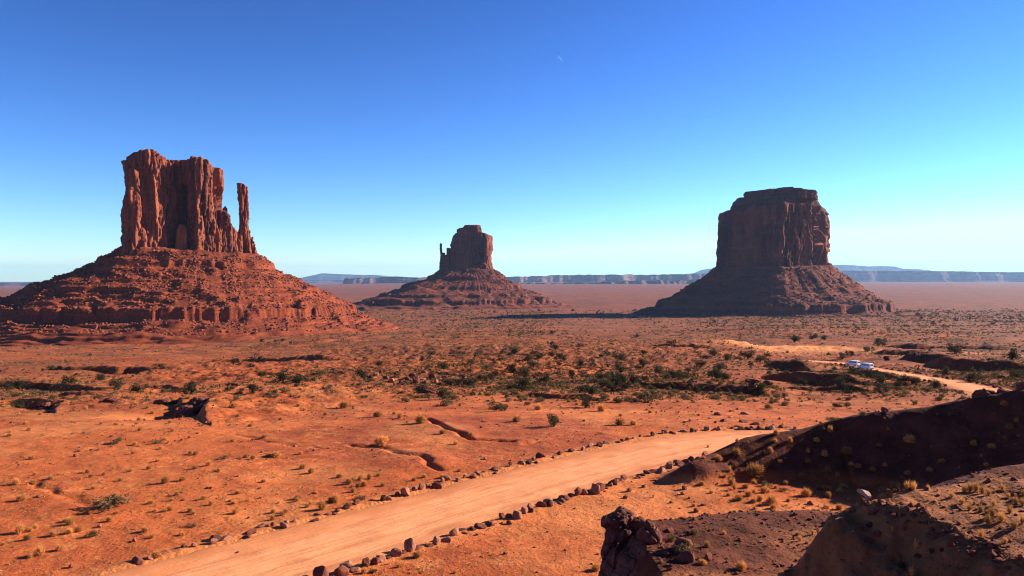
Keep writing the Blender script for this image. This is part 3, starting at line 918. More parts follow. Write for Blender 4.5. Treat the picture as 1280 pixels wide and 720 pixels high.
# ---- the near butte on the left, with its thumb
D = 1150
root, ca = butte_frame(235, D)
ku, kz = D * ca / F / ca * ca, D / F


def U_(px):
    return (px - 235) * ku


def Z_(py):
    return (343 - py) * kz


def flat_top(z, su=0.0, sv=0.0, u0=0.0, amp=1.5):
    return lambda u, v: z + su * (u - u0) + sv * v + amp * fbm2(u / 14 + z, v / 14, 3)


def prof_top(pts, amp=1.2):
    a = np.array(pts, float)
    return lambda u, v: np.interp(u, a[:, 0], a[:, 1]) + amp * fbm2(u / 11 + 3, v / 11, 3)


parts = []
st_ = 0.95
topL = prof_top([(U_(156), Z_(208)), (U_(163), Z_(200)), (U_(170), Z_(195)), (U_(184), Z_(192.5)), (U_(195), Z_(194.5)), (U_(206), Z_(199)), (U_(222), Z_(201))])
topR = prof_top([(U_(222), Z_(200)), (U_(232), Z_(198)), (U_(248), Z_(199)), (U_(258), Z_(203)), (U_(266), Z_(208)), (U_(276), Z_(210))])
parts.append(cliff(-16, 42, [(-62, 30), (-58, -24), (-20, -20), (20, -20), (56, -30), (58, 20), (40, 48), (-40, 48)], 8, prof_top([(-90, Z_(200)), (-60, Z_(196)), (-30, Z_(199)), (2, Z_(198)), (24, Z_(202)), (60, Z_(211))]), st_, 1, dome=0.3, taper=0.04, crease=0.8))
parts.append(cliff(-52, 4, [(-29, 30), (-27, -14), (-16, -34), (4, -38), (20, -30), (29, -10), (32, 25), (0, 40)], 8, topL, st_, 2, dome=0.3, rim=5, taper=0.09, flare=0.07, base_rough=1.3))
parts.append(cliff(22, 4, [(-26, 30), (-26, -30), (-20, -41), (-4, -42), (12, -32), (24, -14), (26, 20), (0, 40)], 8, topR, st_, 3, dome=0.3, taper=0.05, flare=0.09, base_rough=1.3, crease=0.85))
parts.append(cliff(-74, -14, ell(11, 18), 8, flat_top(Z_(218), -0.1, 0, -74), st_, 4, taper=0.14, dome=3, rim=6, crease=0.5, base_rough=1.0))
parts.append(cliff(-22, 12, ell(10, 16), 8, flat_top(Z_(204)), st_, 9, taper=0.12, dome=2, rim=4, crease=0.8, flare=.1, base_rough=1.2))
parts.append(cliff(-13, -22, ell(9, 9, 2.2), 8, flat_top(Z_(284), 0, 0, 0, 0.6), 0.8, 5, taper=0.22, dome=4, rim=9, crease=0.35, lump=0.5, flare=.12, facet=0.45))
parts.append(cliff(47, -6, ell(11, 22), 8, flat_top(Z_(264), -0.25, 0, 47), 0.8, 6, taper=0.15, dome=4, rim=6, crease=0.6, flare=.15, base_rough=1.2))
parts.append(cliff(53, 4, ell(5, 6), 60, flat_top(Z_(258)), 0.7, 16, taper=0.2, dome=2, rim=2, crease=0.3, lump=0.4, facet=0.45))
parts.append(cliff(58.5, -2, ell(12.5, 20, 2.2), 8, flat_top(Z_(281), 0, 0, 0, 0.8), 0.8, 7, taper=0.26, dome=6, rim=16, crease=0.45, lump=0.6, flare=.08, base_rough=1.0, facet=0.45))
parts.append(cliff(72, 2, ell(8, 15, 2.2), 6, flat_top(Z_(292)), 0.8, 17, taper=0.3, dome=5, rim=9, crease=0.5, lump=0.6, flare=.1, base_rough=1.0, facet=0.45))
def turn(v, a=math.radians(11)):
    w = v.copy()
    w[:, 0] = v[:, 0] * math.cos(a) - v[:, 1] * math.sin(a); w[:, 1] = v[:, 0] * math.sin(a) + v[:, 1] * math.cos(a)
    return w


v, f = merge(parts)
link('cliff_block', mesh_np('cliff_block', turn(v), f), cliff_rock, root)
parts = [cliff(78.5, 0, ell(7.8, 8.5, 3), 4, flat_top(Z_(227), -0.2, 0, 78), 0.6, 8, S=0.6, taper=0.10, dome=0.8, rim=1.2, crease=0.8, lump=0.6, flare=.35, blur=2, facet=0.6),
         cliff(84.5, 1, ell(8.5, 12, 2.4), 2, flat_top(Z_(276), -1.5, 0, 82), 0.7, 18, S=0.7, taper=0.36, dome=2, rim=5, crease=1.1, flare=.22, base_rough=1.4),
         cliff(91, 0, ell(5, 10, 2.4), 0, flat_top(Z_(298), -0.8, 0, 91), 0.7, 19, S=0.6, taper=0.3, dome=1, rim=3, crease=1.0, flare=.2, base_rough=1.0)]
v, f = merge(parts)
link('thumb_spire', mesh_np('thumb_spire', turn(v), f), cliff_rock, root)


def plan_w(th):
    return plan_radius([(-88, 40), (-88, -20), (-60, -46), (-20, -48), (40, -50), (75, -38), (98, -12), (98, 20), (40, 92), (-50, 92)], th, 30)


def lsc_w(th):
    lf = np.exp(-((np.abs(th - math.pi) - 0.0) / 0.5) ** 2)
    return 1 + 0.30 * lf


v, f, g_ = talus(plan_w, [(0, 30), (14, 18), (28, 12), (70, -14), (105, -34), (122, -42), (131, -45), (136, -56), (160, -62), (190, -70), (225, -80), (265, -92), (300, -102)],
                 0, 3, 1300, 330, 1.0,
                 [(23, 2.5, .4, .3, 60), (7, 2.5, .4, .2, 80), (-8, 3, .4, .25, 80), (-15, 2.5, .4, .2, 70), (-28, 3, .4, .3, 80), (-40, 3, .4, .3, 80), (14, 8, 1.0, 0.5, 60), (0, 5, 0.8, 0.1, 40), (-22, 6, 0.8, 0.25, 50), (-34, 5, 0.7, 0.2, 45), (-50, 9, 1.0, 0.75, 30), (-61, 3.5, 0.5, 0.3, 40), (-66, 3.5, 0.5, 0.3, 60),
                  (-72, 4, 0.5, 0.35, 50), (-78, 4.5, 0.6, 0.3, 40), (-84, 4, 0.6, 0.3, 30), (-63.5, 2.5, 0.35, 0.3, 70), (-69, 2.5, 0.35, 0.3, 60), (-75, 2.5, 0.35, 0.3, 60)], 1.0, lsc_w, band=131, scallop=1.2, tilt=-0.045, prof2=[(0, 30), (20, 16), (70, -13), (120, -42), (165, -65), (215, -82), (265, -94), (300, -102)])
link('talus_slope', mesh_np('talus_slope', v, f), tal_w, root)
v, f = rubble(*g_, 24000, 0.28, 2.0, 5, dmax=185)
tag(link('fallen_rubble', mesh_np('fallen_rubble', v, f, False), rub_w, root), kind='stuff')
tag(root, 'tallest red sandstone butte, at left, a broad block with slim thumb spire', 'butte', 'sandstone buttes on the plain')

# ---- the butte in the middle, farther away, its thumb on the left
D = 2800
root, ca = butte_frame(588, D)
k8 = D / F
S = 2.2
zt = lambda y: (343 - y) * k8
ux = lambda x: (x - 588) * k8 * ca
top1 = prof_top([(ux(556), zt(310)), (ux(560), zt(301)), (ux(564), zt(295)), (ux(570), zt(291.5)), (ux(604), zt(291)), (ux(614), zt(292))], 2.0)
parts = [cliff(0, 40, [(-84, 30), (-80, -50), (-30, -66), (40, -64), (66, -56), (80, -10), (84, 60), (0, 90), (-70, 70)], -20, top1, 2.0, 31, S=S, taper=0.13, dome=3, rim=6, crease=0.55, flare=.04, base_rough=0.7, lump=0.6),
         cliff(2, 40, [(-46, 40), (-46, -40), (-10, -52), (34, -50), (40, -20), (40, 40), (0, 56)], 120, prof_top([(-46, zt(285.5)), (-24, zt(284.5)), (-20, zt(281.5)), (40, zt(281))], 1.5), 2.0, 32, S=1.6, taper=0.06, dome=2, rim=3, crease=0.6),
         cliff(-84, 0, ell(16, 26), -20, prof_top([(-100, zt(316)), (-90, zt(320)), (-84, zt(319.5)), (-72, zt(310))], 1), 1.6, 33, S=1.4, taper=0.12, dome=3, rim=6, crease=0.6, flare=.3)]
v, f = merge(parts)
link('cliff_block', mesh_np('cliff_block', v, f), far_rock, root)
v, f = merge([cliff(ux(551.4), 0, ell(9.0, 12), -20, flat_top(zt(304.5)), 1.3, 34, S=1.0, taper=0.35, dome=2, rim=5, crease=0.7, lump=0.6, flare=.5, blur=2, facet=0.45)])
link('thumb_spire', mesh_np('thumb_spire', v, f), far_rock, root)


def plan_e(th):
    return plan_radius([(-104, 30), (-100, -30), (-40, -40), (50, -40), (84, -20), (90, 60), (0, 120), (-80, 100)], th, 30)


def lsc_e(th):
    return 1 + 0.75 * np.exp(-((th - 3.75) / 0.65) ** 2) + 0.1 * np.exp(-((th - 6.1) / 0.5) ** 2)


v, f, g_ = talus(plan_e, [(0, 16), (40, -18), (90, -48), (140, -72), (170, -84), (185, -95), (240, -105), (300, -122)], 0, 41, 1000, 200, 1.3,
                 [(-12, 8, 2, 0.2, 40), (-45, 10, 2, 0.3, 40), (-72, 9, 1.5, 0.4, 40), (-90, 10, 1.5, 0.6, 30), (-103, 7, 1.2, 0.4, 30)], 2.0, lsc_e, band=178, scallop=0.8)
link('talus_slope', mesh_np('talus_slope', v, f), tal_f, root)
v, f = rubble(*g_, 4500, 0.8, 3.2, 15, dmax=200)
tag(link('fallen_rubble', mesh_np('fallen_rubble', v, f, False), rub_f, root), kind='stuff')
tag(root, 'smallest looking dark butte, between the other two, with a thin spire at its left edge', 'butte', 'sandstone buttes on the plain')

# ---- the massive butte on the right
D = 2150
root, ca = butte_frame(968, D)
k8 = D / F
S = 1.9
zt = lambda y: (343 - y) * k8
ux = lambda x: (x - 968) * k8 * ca
top1 = prof_top([(ux(894), zt(265)), (ux(904), zt(265)), (ux(908), zt(263)), (ux(930), zt(260)), (ux(975), zt(257)), (ux(1020), zt(257)), (ux(1036), zt(263)), (ux(1042), zt(268))], 2.0)
body = [(-150, 6), (-147, -6), (-70, -50), (4, -92), (14, -90), (66, -40), (110, 12), (142, 46), (150, 74), (110, 130), (-100, 120), (-140, 60)]
parts = [cliff(0, 20, [(a, b - 20) for a, b in body], -20, top1, 1.7, 51, S=S, taper=0.02, dome=10, rim=5, crease=1.15, flare=.03, base_rough=0.9, lump=0.55, blur=2, cap=10, facet=1.25)]
v, f = merge(parts)
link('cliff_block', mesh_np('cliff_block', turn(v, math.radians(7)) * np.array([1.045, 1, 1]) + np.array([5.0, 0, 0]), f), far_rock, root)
# stepped shale slope above the cliff, then the cap slab
inner = [(a * 0.90, b * 0.86 - 0) for a, b in body]
parts = [cliff(4, 20, [(a, b - 17) for a, b in inner], zt(268), lambda u, v: zt(246.5) + 0 * u + 1.0 * fbm2(u / 20, v / 20, 2), 1.8, 52, S=1.2, taper=0.24, dome=2, rim=2, crease=0.25, lump=0.8, blocks=1.8, blur=2, facet=0.6)]
slab = [(ux(929), 20), (ux(932), -14), (ux(958), -36), (ux(975), -46), (ux(1000), -30), (ux(1015), -4), (ux(1018), 30), (40, 80), (-60, 80)]
parts.append(cliff(8, 12, [(a - 8, b - 12) for a, b in slab], zt(250), prof_top([(ux(929), zt(240)), (ux(945), zt(239)), (ux(968), zt(237)), (ux(982), zt(236)), (ux(1000), zt(238.5)), (ux(1018), zt(239.5))], 1.0), 1.6, 53, S=1.1, taper=-0.03, dome=2, rim=2, crease=0.5, blocks=1.5, blur=2))
v, f = merge(parts)
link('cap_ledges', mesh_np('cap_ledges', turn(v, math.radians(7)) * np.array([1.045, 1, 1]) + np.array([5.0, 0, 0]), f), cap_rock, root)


def plan_m(th):
    return plan_radius([(a, b) for a, b in [(-156, 20), (-150, -10), (0, -96), (20, -94), (150, 20), (160, 60), (110, 140), (-110, 130)]], th, 20)


def lsc_m(th):
    return 1 + 0.22 * np.exp(-((th - 6.15) / 0.5) ** 2) + 0.15 * np.exp(-((th - 3.2) / 0.5) ** 2)


v, f, g_ = talus(plan_m, [(0, 20), (20, 2), (45, -18), (80, -44), (118, -70), (138, -78), (146, -90), (190, -100), (260, -112), (330, -130)], 0, 61, 1200, 240, 1.1,
                 [(-20, 7, 1.6, 0.3, 40), (-38, 7, 1.5, 0.1, 30), (-62, 7, 1.5, 0.2, 40), (-83, 10, 1.5, 0.8, 30), (-98, 6, 1.2, 0.3, 30)], 1.7, lsc_m, band=142, scallop=0.8)
link('talus_slope', mesh_np('talus_slope', v, f), tal_f, root)
v, f = rubble(*g_, 6500, 0.7, 3.0, 25, dmax=170)
tag(link('fallen_rubble', mesh_np('fallen_rubble', v, f, False), rub_f, root), kind='stuff')
tag(root, 'massive flat capped butte on the right casting a long shadow to its left', 'butte', 'sandstone buttes on the plain')


# ------------------------------------------------------------------ far tablelands and mountains
def tableland(name, D, depth, x0, x1, tops, feet, mat, n, seed, rough=1.0, label=None):
    """A long mesa edge: top and foot heights given as (pixel, row) at distance D; foot, apron, cliff, rim and back."""
    px = np.linspace(x0, x1, n)
    tp = np.array(tops, float); fp = np.array(feet, float)
    zt_ = -(np.interp(px, tp[:, 0], tp[:, 1]) - 343) / F * D
    zf = -(np.interp(px, fp[:, 0], fp[:, 1]) - 343) / F * D - 6
    X0 = (px - 640) / F * D
    H = zt_ - zf
    a = fbm2(X0 / (D * 0.05) + seed, X0 * 0 + seed, 4, 0.5)
    rows = []
    for (fr, off, nz) in [(0.0, -0.55, 0.5), (0.18, -0.32, 0.9), (0.42, -0.12, 1.3), (0.50, -0.06, 1.35), (0.80, -0.01, 1.4), (0.84, 0.04, 1.3), (1.0, 0.06, 1.2), (1.0, 0.4, 0.6), (0.97, 0.9, 0.3), (0.0, 1.0, 0.0)]:
        jz = rough * 0.06 * H * fbm2(X0 / (D * 0.012) + fr * 9, X0 * 0 + seed, 4, 0.6) * (0.05 < fr)
        rows.append(np.stack([X0 + 0 * a, D + depth * off + a * nz * depth * 0.25 * rough, zf + fr * H + jz], 1))
    V = np.stack(rows)
    me = mesh_np(name, V.reshape(-1, 3), grid_faces(len(rows), n, flip=False), False)
    return tag(link(name, me, mat), kind='structure')


t = NT('far_tableland')
bed = t.noise(0.02, 4, 0.6, stretch=(0.02, 0.02, 1.0))
c = t.mix(t.ramp(bed, [(0.40, 0.0), (0.60, 1.0)]), (0.10, 0.050, 0.045), (0.065, 0.042, 0.042))
c = t.mix(t.ramp(t.noise(0.0012, 4, 0.6, stretch=(1, 1, 4)), [(0.54, 0.0), (0.64, 0.6)]), c, (0.26, 0.16, 0.13))
t.color(c)
tl = t.m
tableland('mesas', 19000, 1500, -120, 130, [(-120, 352), (-20, 353), (0, 353), (14, 354), (36, 352.5), (44, 352), (52, 353.5), (80, 354), (130, 353)], [(-120, 366), (130, 366)], tl, 500, 3, 0.6)
tableland('mesas', 15000, 900, 428, 640, [(428, 349.5), (431, 347.5), (436, 349), (444, 347.5), (450, 346.5), (454, 348), (462, 347), (480, 346.5), (492, 345.5), (505, 346.5), (520, 347), (560, 346), (640, 347)], [(428, 361), (640, 361)], tl, 500, 5, 0.8)
tableland('mesas', 17000, 1400, 560, 930, [(560, 347.5), (600, 347), (628, 346), (650, 345.8), (685, 345), (690, 344), (760, 343.5), (830, 343.6), (850, 343), (880, 342), (930, 341.5)], [(560, 359), (930, 359)], tl, 900, 8, 1.0)
tableland('mesas', 12500, 700, 640, 900, [(640, 355), (656, 353.6), (700, 354), (756, 353), (762, 351.2), (775, 353), (785, 350.8), (815, 351), (824, 350), (838, 352), (850, 351), (868, 350.2), (884, 351), (900, 352)], [(640, 363), (900, 364)], tl, 700, 11, 1.4)
tableland('mesas', 21000, 1500, 1020, 1500, [(1020, 338.5), (1100, 338.6), (1190, 339), (1230, 340), (1280, 340.3), (1500, 340)], [(1020, 361), (1280, 360), (1500, 360)], tl, 900, 14, 0.5)
t = NT('mountain_forest'); t.color(t.mix(t.noise(0.001, 4), (0.07, 0.08, 0.07), (0.12, 0.11, 0.09))); mtn = t.m
tableland('mountains', 38000, 2500, 360, 490, [(360, 350), (376, 347), (386, 345), (398, 342.5), (402, 341.6), (412, 342.5), (430, 343), (455, 344), (464, 343.4), (475, 345), (490, 346)], [(360, 358), (490, 358)], mtn, 300, 21, 0.3)
tableland('mountains', 38000, 2500, 860, 1180, [(860, 345), (880, 341), (890, 336.5), (896, 335.5), (940, 334), (1020, 332), (1050, 331.2), (1064, 331.4), (1090, 333), (1105, 332.6), (1118, 333), (1130, 335.8), (1150, 336.5), (1165, 338), (1180, 341)], [(860, 358), (1180, 358)], mtn, 400, 23, 0.3)
tableland('mesas', 30000, 1500, 320, 470, [(320, 351), (345, 350), (420, 350), (445, 350.5), (470, 351)], [(320, 361), (470, 361)], tl, 300, 25, 0.3)

# air: one closed box of haze round everything
bm = bmesh.new()
bmesh.ops.create_cube(bm, size=1)
hb = bpy.data.meshes.new('haze'); bm.to_mesh(hb); bm.free()
hm = bpy.data.materials.new('haze_air'); hm.use_nodes = True
hn = hm.node_tree.nodes; hn.clear()
ho = hn.new('ShaderNodeOutputMaterial'); hv = hn.new('ShaderNodeVolumePrincipled')
hv.inputs['Color'].default_value = (0.42, 0.65, 1.0, 1)
hv.inputs['Density'].default_value = 1.5e-5
hv.inputs['Anisotropy'].default_value = 0.2
hm.node_tree.links.new(hv.outputs[0], ho.inputs['Volume'])
hz = link('haze', hb, hm)
HZ0, HZ1 = float(gz.min()) - 40, 520.0
hz.scale = (97000, 97000, HZ1 - HZ0)
hz.location = (0, 0, (HZ0 + HZ1) / 2)
tag(hz, kind='stuff')


# ------------------------------------------------------------------ rocks
def boulder_mesh(seed, sx=1.0, sy=1.0, sz=0.8, cuts=9, sub=4, rough=0.05):
    """An angular block: a ball cut flat by random planes, then roughened. Rests on z = 0."""
    r = np.random.RandomState(seed)
    v, f = ico_base(sub)
    n = r.normal(size=(cuts, 3)); n /= np.linalg.norm(n, axis=1)[:, None]
    n = np.concatenate([n, [[0, 0, -1.0]]])
    off = np.concatenate([0.55 + 0.3 * r.rand(cuts), [0.62]])
    for k in range(len(n)):
        d = v @ n[k] - off[k]
        v = v - np.maximum(d, 0)[:, None] * n[k][None]
    o = seed * 3.1
    v = v * (1 + rough * fbm3(v[:, 0] * 2.2 + o, v[:, 1] * 2.2, v[:, 2] * 2.2, 4))[:, None]
    v = v * np.array([sx, sy, sz])
    v[:, 2] -= v[:, 2].min() + 0.10 * sz
    return v, f


def stone_mat(name, a, b):
    t = NT(name)
    c = t.mix(t.ramp(t.noise(2.2, 5, 0.65), [(0.35, 0.0), (0.65, 1.0)]), a, b)
    c = t.mix(0.5, c, t.ramp(t.noise(9.0, 3, 0.7), [(0.3, 0.6), (0.7, 1.3)]), 'MULTIPLY')
    t.color(c)
    t.bump(t.noise(5.0, 5, 0.7), 0.08, 0.8)
    return t.m


stone_red = stone_mat('stone_red', (0.24, 0.075, 0.042), (0.13, 0.042, 0.028))
stone_tan = stone_mat('stone_tan', (0.40, 0.17, 0.10), (0.26, 0.095, 0.055))
stone_pale = stone_mat('stone_pale', (0.52, 0.34, 0.25), (0.38, 0.22, 0.15))
stone_dark = stone_mat('stone_dark', (0.12, 0.042, 0.028), (0.075, 0.028, 0.020))
TONES = [('dark red', stone_red), ('brown', stone_dark), ('tan', stone_tan), ('pale', stone_pale)]

rock_protos = []
for k in range(10):
    r_ = random.Random(k)
    dims = [(1.0, 0.8, 0.75), (1.2, 0.8, 0.5), (0.85, 0.8, 1.05), (1.3, 0.9, 0.62), (0.9, 0.7, 0.8)][k % 5]
    v, f = boulder_mesh(100 + k, *dims, sub=3)
    shp = ['blocky', 'flat', 'upright', 'long', 'rounded'][k % 5]
    for tone, m in TONES:
        rock_protos.append((shp, tone, mesh_np('stone', v, f, False)))
        rock_protos[-1][2].materials.append(m)


def put_rock(name, x, y, size, rng, label, cat, group=None, tone=None, shp=None, sink=0.12):
    cand = [p for p in rock_protos if (tone is None or p[1] == tone) and (shp is None or p[0] == shp)]
    s_, t_, me_ = rng.choice(cand)
    o = bpy.data.objects.new(name, me_)
    col.objects.link(o)
    z = float(ground(np.array([x]), np.array([y]))[0])
    o.location = (x, y, z - sink * size)
    o.rotation_euler = (rng.uniform(-.12, .12), rng.uniform(-.12, .12), rng.uniform(0, 6.28))
    k = size / 2
    o.scale = (k * rng.uniform(.85, 1.15), k * rng.uniform(.85, 1.15), k * rng.uniform(.85, 1.15))
    w = 'big' if size > 0.95 else 'medium' if size > 0.62 else 'small'
    tag(o, label.format(size=w, tone=t_, shape=s_), cat, group)
    return o


def edge_row(s0, s1, side, space, smin, smax, where, start, group, rng, off=0.45, tones=('dark red', 'dark red', 'dark red', 'brown', 'tan', 'tan')):
    s_ = s0; i = 0
    while s_ < s1:
        x = float(np.interp(s_, road_s, road_xy[:, 0])); y = float(np.interp(s_, road_s, road_xy[:, 1]))
        nx_ = float(np.interp(s_, road_s, nrm[:, 0])); ny_ = float(np.interp(s_, road_s, nrm[:, 1])); h_ = float(np.interp(s_, road_s, road_hw))
        size = smin + (smax - smin) * rng.random() ** 1.5
        q = side * (h_ + off + rng.gauss(0.05, .28))
        x += nx_ * q; y += ny_ * q
        px, py = project(x, y, -16)
        if -8 < px < 1288 and py < 735 and i < 99:
            i += 1
            put_rock('border_stone', x, y, size, rng, '{size} {tone} {shape} stone, ' + ordinal(i) + f' from {start}, {where}', 'stone', group, tone=rng.choice(tones), sink=rng.uniform(0.06, 0.24))
        s_ += space * rng.choice([0.3, 0.45, 0.6, 0.8, 1.5]) + size * 0.35


def s_at(x, y):
    return float(road_s[np.argmin((road_xy[:, 0] - x) ** 2 + (road_xy[:, 1] - y) ** 2)])


R = random.Random(4)
edge_row(s_at(-15, 40), s_at(15, 74.5), 1, 0.55, 0.50, 1.1, 'road\'s near edge', 'the camera', 'stones lining the near edge of the dirt road', R)
edge_row(s_at(-17, 40), s_at(30, 80), -1, 0.60, 0.40, 0.9, 'road\'s far edge', 'the camera', 'stones lining the far edge of the dirt road', R)
edge_row(s_at(79, 136), s_at(97, 236), -1, 1.7, 0.5, 1.0, 'left edge of distant road', 'the near end', 'stones lining the left edge of the distant road', R, tones=('dark red', 'brown'))
edge_row(s_at(79, 136), s_at(97, 232), 1, 1.7, 0.5, 1.0, 'right edge of distant road', 'the near end', 'stones lining the right edge of the distant road', R, tones=('dark red', 'brown'))

# the rock pile on the swell, and the scattered pale stones near the bend
pile = [(482, 474), (490, 478), (497, 472), (503, 479), (509, 475), (515, 471), (520, 478), (527, 474), (534, 478), (540, 472), (545, 479), (551, 476), (557, 472), (562, 478), (568, 475), (574, 479), (580, 476),
        (470, 470), (462, 474), (476, 466), (500, 465), (530, 466), (548, 466)]
for i, (px, py) in enumerate(sorted(pile)):
    x, y, z = hit(px, py)
    put_rock('boulder', x, y, R.uniform(0.7, 1.8), R, '{size} {tone} {shape} boulder, ' + ordinal(i + 1) + ' from the left of the rock pile', 'boulder', 'boulders of the rock pile in the middle distance', tone=R.choice(['tan', 'dark red', 'dark red']))
sc_ = [(888, 523), (897, 519), (905, 527), (913, 522), (921, 533), (928, 528), (936, 537), (944, 531), (951, 541), (916, 514), (931, 518), (965, 536)]
for i, (px, py) in enumerate(sorted(sc_)):
    x, y, z = hit(px, py)
    put_rock('boulder', x, y, R.uniform(0.5, 1.1), R, '{size} {tone} {shape} rock, ' + ordinal(i + 1) + ' from the left on the slope above the road bend', 'boulder', 'loose rocks above the road bend', tone=R.choice(['pale', 'tan', 'dark red']), shp=R.choice(['flat', 'long']))
for px, py, s_, tn, lab in [(870, 640, 0.55, 'dark red', 'lone small red stone at the back edge of the gravel mound'),
                            (855, 612, 0.5, 'dark red', 'flat stone lying alone on the sand between road and gravel mound'),
                            (1108, 450, 2.3, 'brown', 'rounded brown boulder standing right of the parked vans'),
                            (297, 692, 0.3, 'dark red', 'tiny red stone lying loose on the road\'s sandy shoulder'),
                            (1106, 516, 0.9, 'dark red', 'blocky red rock just beyond the dark ridge crest'),
                            (1097, 518, 0.7, 'tan', 'small tan rock beside the blocky red one beyond the ridge')]:
    x, y, z = hit(px, py)
    put_rock('boulder', x, y, s_, R, lab, 'boulder', tone=tn)


for i in range(16):
    tr_ = R.uniform(0.1, 3.9); k_ = int(tr_); a_, b_ = RIM[k_], RIM[k_ + 1]
    q_ = R.uniform(0.1, 1.3)
    x = a_[0] + (b_[0] - a_[0]) * (tr_ - k_) - 0.75 * q_; y = a_[1] + (b_[1] - a_[1]) * (tr_ - k_) - 0.6 * q_
    BANK_ROCKS = globals().setdefault('BANK_ROCKS', []); BANK_ROCKS.append((x, y, R.uniform(0.14, 0.42)))
for i, (x, y, s_) in enumerate(sorted(BANK_ROCKS, key=lambda p: p[0] / p[1])):
    put_rock('boulder', x, y, s_, R, '{size} dark {shape} rock, ' + ordinal(i + 1) + ' from the left on the shaded bank below the rim', 'boulder', 'rocks stuck in the shaded bank', tone=R.choice(['dark red', 'brown']), sink=0.25)


# bedrock outcrops: one weathered mass each
outcrop_rock = rock_mat('outcrop_rock', (0.20, 0.066, 0.040), (0.13, 0.044, 0.030), (0.07, 0.028, 0.022), 0.16, 0.5, 0.45, 0.5)


def mass(name, lumps, mat, label, cat='rock outcrop', origin=None, seed=1, rough=0.07):
    """A weathered rock mass from overlapping lumps (x, y, z, rx, ry, rz) fused by voxels into one skin."""
    bm = bmesh.new()
    for i, (x, y, z, a, b, c) in enumerate(lumps):
        v, f = boulder_mesh(seed * 31 + i, a, b, c, cuts=13, sub=4, rough=0.02)
        v = v + np.array([x, y, z - 0.5 * c])
        vv = [bm.verts.new(p) for p in v]
        for q in f:
            bm.faces.new([vv[j] for j in q])
    me_ = bpy.data.meshes.new(name); bm.to_mesh(me_); bm.free()
    o = bpy.data.objects.new(name, me_); col.objects.link(o)
    md = o.modifiers.new('fuse', 'REMESH'); md.mode = 'VOXEL'; md.voxel_size = max(0.035, min(l[3] for l in lumps) / 18)
    dg = bpy.context.evaluated_depsgraph_get()
    me2 = bpy.data.meshes.new_from_object(o.evaluated_get(dg))
    o.modifiers.clear(); o.data = me2
    n = len(me2.vertices)
    co = np.zeros(n * 3, np.float32); me2.vertices.foreach_get('co', co); co = co.reshape(-1, 3).astype(float)
    nr = np.zeros(n * 3, np.float32); me2.vertices.foreach_get('normal', nr); nr = nr.reshape(-1, 3)
    s = max(l[3] for l in lumps)
    d = rough * s * (fbm3(co[:, 0] / s * 1.6 + seed, co[:, 1] / s * 1.6, co[:, 2] / s * 1.6, 4, 0.6))
    lay = co[:, 2] / (0.42 * s) + 0.35 * noise3(co[:, 0] / s, co[:, 1] / s, co[:, 2] / s)
    d -= 0.045 * s * (np.abs((lay % 1.0) - 0.5) > 0.40)
    crk = np.abs(noise3(co[:, 0] / s * 1.3 + 9, co[:, 1] / s * 1.3, co[:, 2] / s * 0.5 + seed))
    d -= 0.07 * s * (1 - np.minimum(1, crk * 14))
    co = co + nr * d[:, None]
    me2.vertices.foreach_set('co', co.astype(np.float32).ravel())
    me2.polygons.foreach_set('use_smooth', np.zeros(len(me2.polygons), bool))
    me2.update()
    me2.materials.clear(); me2.materials.append(mat)
    o.location = origin
    return tag(o, label, cat)


def gz1(x, y):
    return float(ground(np.array([float(x)]), np.array([float(y)]))[0])


# the knob at the end of the gravel mound (its foot is at the plain, its head just above the mound)
ox, oy = 4.5, 33.0
mass('rock_outcrop', [(0, 0, -3.6, 0.95, 1.0, 3.4), (-0.05, 0.1, -1.0, 0.75, 0.75, 0.9), (-0.1, 0.1, -0.3, 0.85, 0.85, 0.6), (0.75, 0.1, -2.75, 0.9, 1.0, 2.6), (0.4, -0.9, -2.5, 0.9, 0.9, 2.3),
                      (0.95, -1.4, -2.3, 0.85, 0.9, 2.4), (1.25, -2.2, -2.2, 0.9, 1.0, 2.3), (1.3, -3.1, -2.5, 0.9, 0.9, 2.4), (0.3, -2.2, -3.0, 1.1, 1.2, 2.6), (-0.3, -1.0, -3.2, 1.0, 1.0, 2.4), (1.0, -4.0, -3.0, 1.0, 1.0, 2.6),
                      (0.1, -3.4, -4.0, 1.2, 1.2, 2.6), (0.5, -5.0, -3.6, 1.2, 1.2, 2.6)], outcrop_rock,
     'dark knobbly outcrop with a bulging head at the left end of the gravel mound', origin=(ox, oy, -9.95), seed=2)
for i, (dx, dy, s_, lab) in enumerate([(2.0, -2.6, 1.25, 'sunlit rounded boulder leaning against the knobbly outcrop'), (1.9, -3.6, 0.8, 'dark boulder wedged below the knobbly outcrop'),
                                       (2.8, -3.4, 0.6, 'small dark rock lowest beside the knobbly outcrop'), (2.0, -0.2, 0.5, 'little red rock on top of the mound behind the outcrop')]):
    put_rock('boulder', ox + dx, oy + dy, s_, R, lab, 'boulder', tone='dark red', shp=['rounded', 'blocky', 'blocky', 'flat'][i])

for i, (px, py, D_, w, h, lab) in enumerate([(1238, 496, 64.0, 1.5, 1.25, 'layered dark rock standing up from the ridge crest, its left end block'),
                                              (1262, 496, 63.6, 0.9, 0.9, 'lower dark rock on the ridge crest beside the layered block'),
                                              (1290, 494, 63.2, 1.4, 1.1, 'broad dark rock on the ridge crest cut by the picture edge')]):
    x, y, _ = P(px, py, D_)
    mass('rock_outcrop', [(0, 0, -0.6, w * .8, 0.9, h), (w * .35, 0.3, -0.6, w * .6, 0.8, h * .8), (-w * .4, 0, 0.05, w * .55, 0.8, h * .45)], outcrop_rock, lab, origin=(x, y, gz1(x, y)), seed=7 + i, rough=0.07)

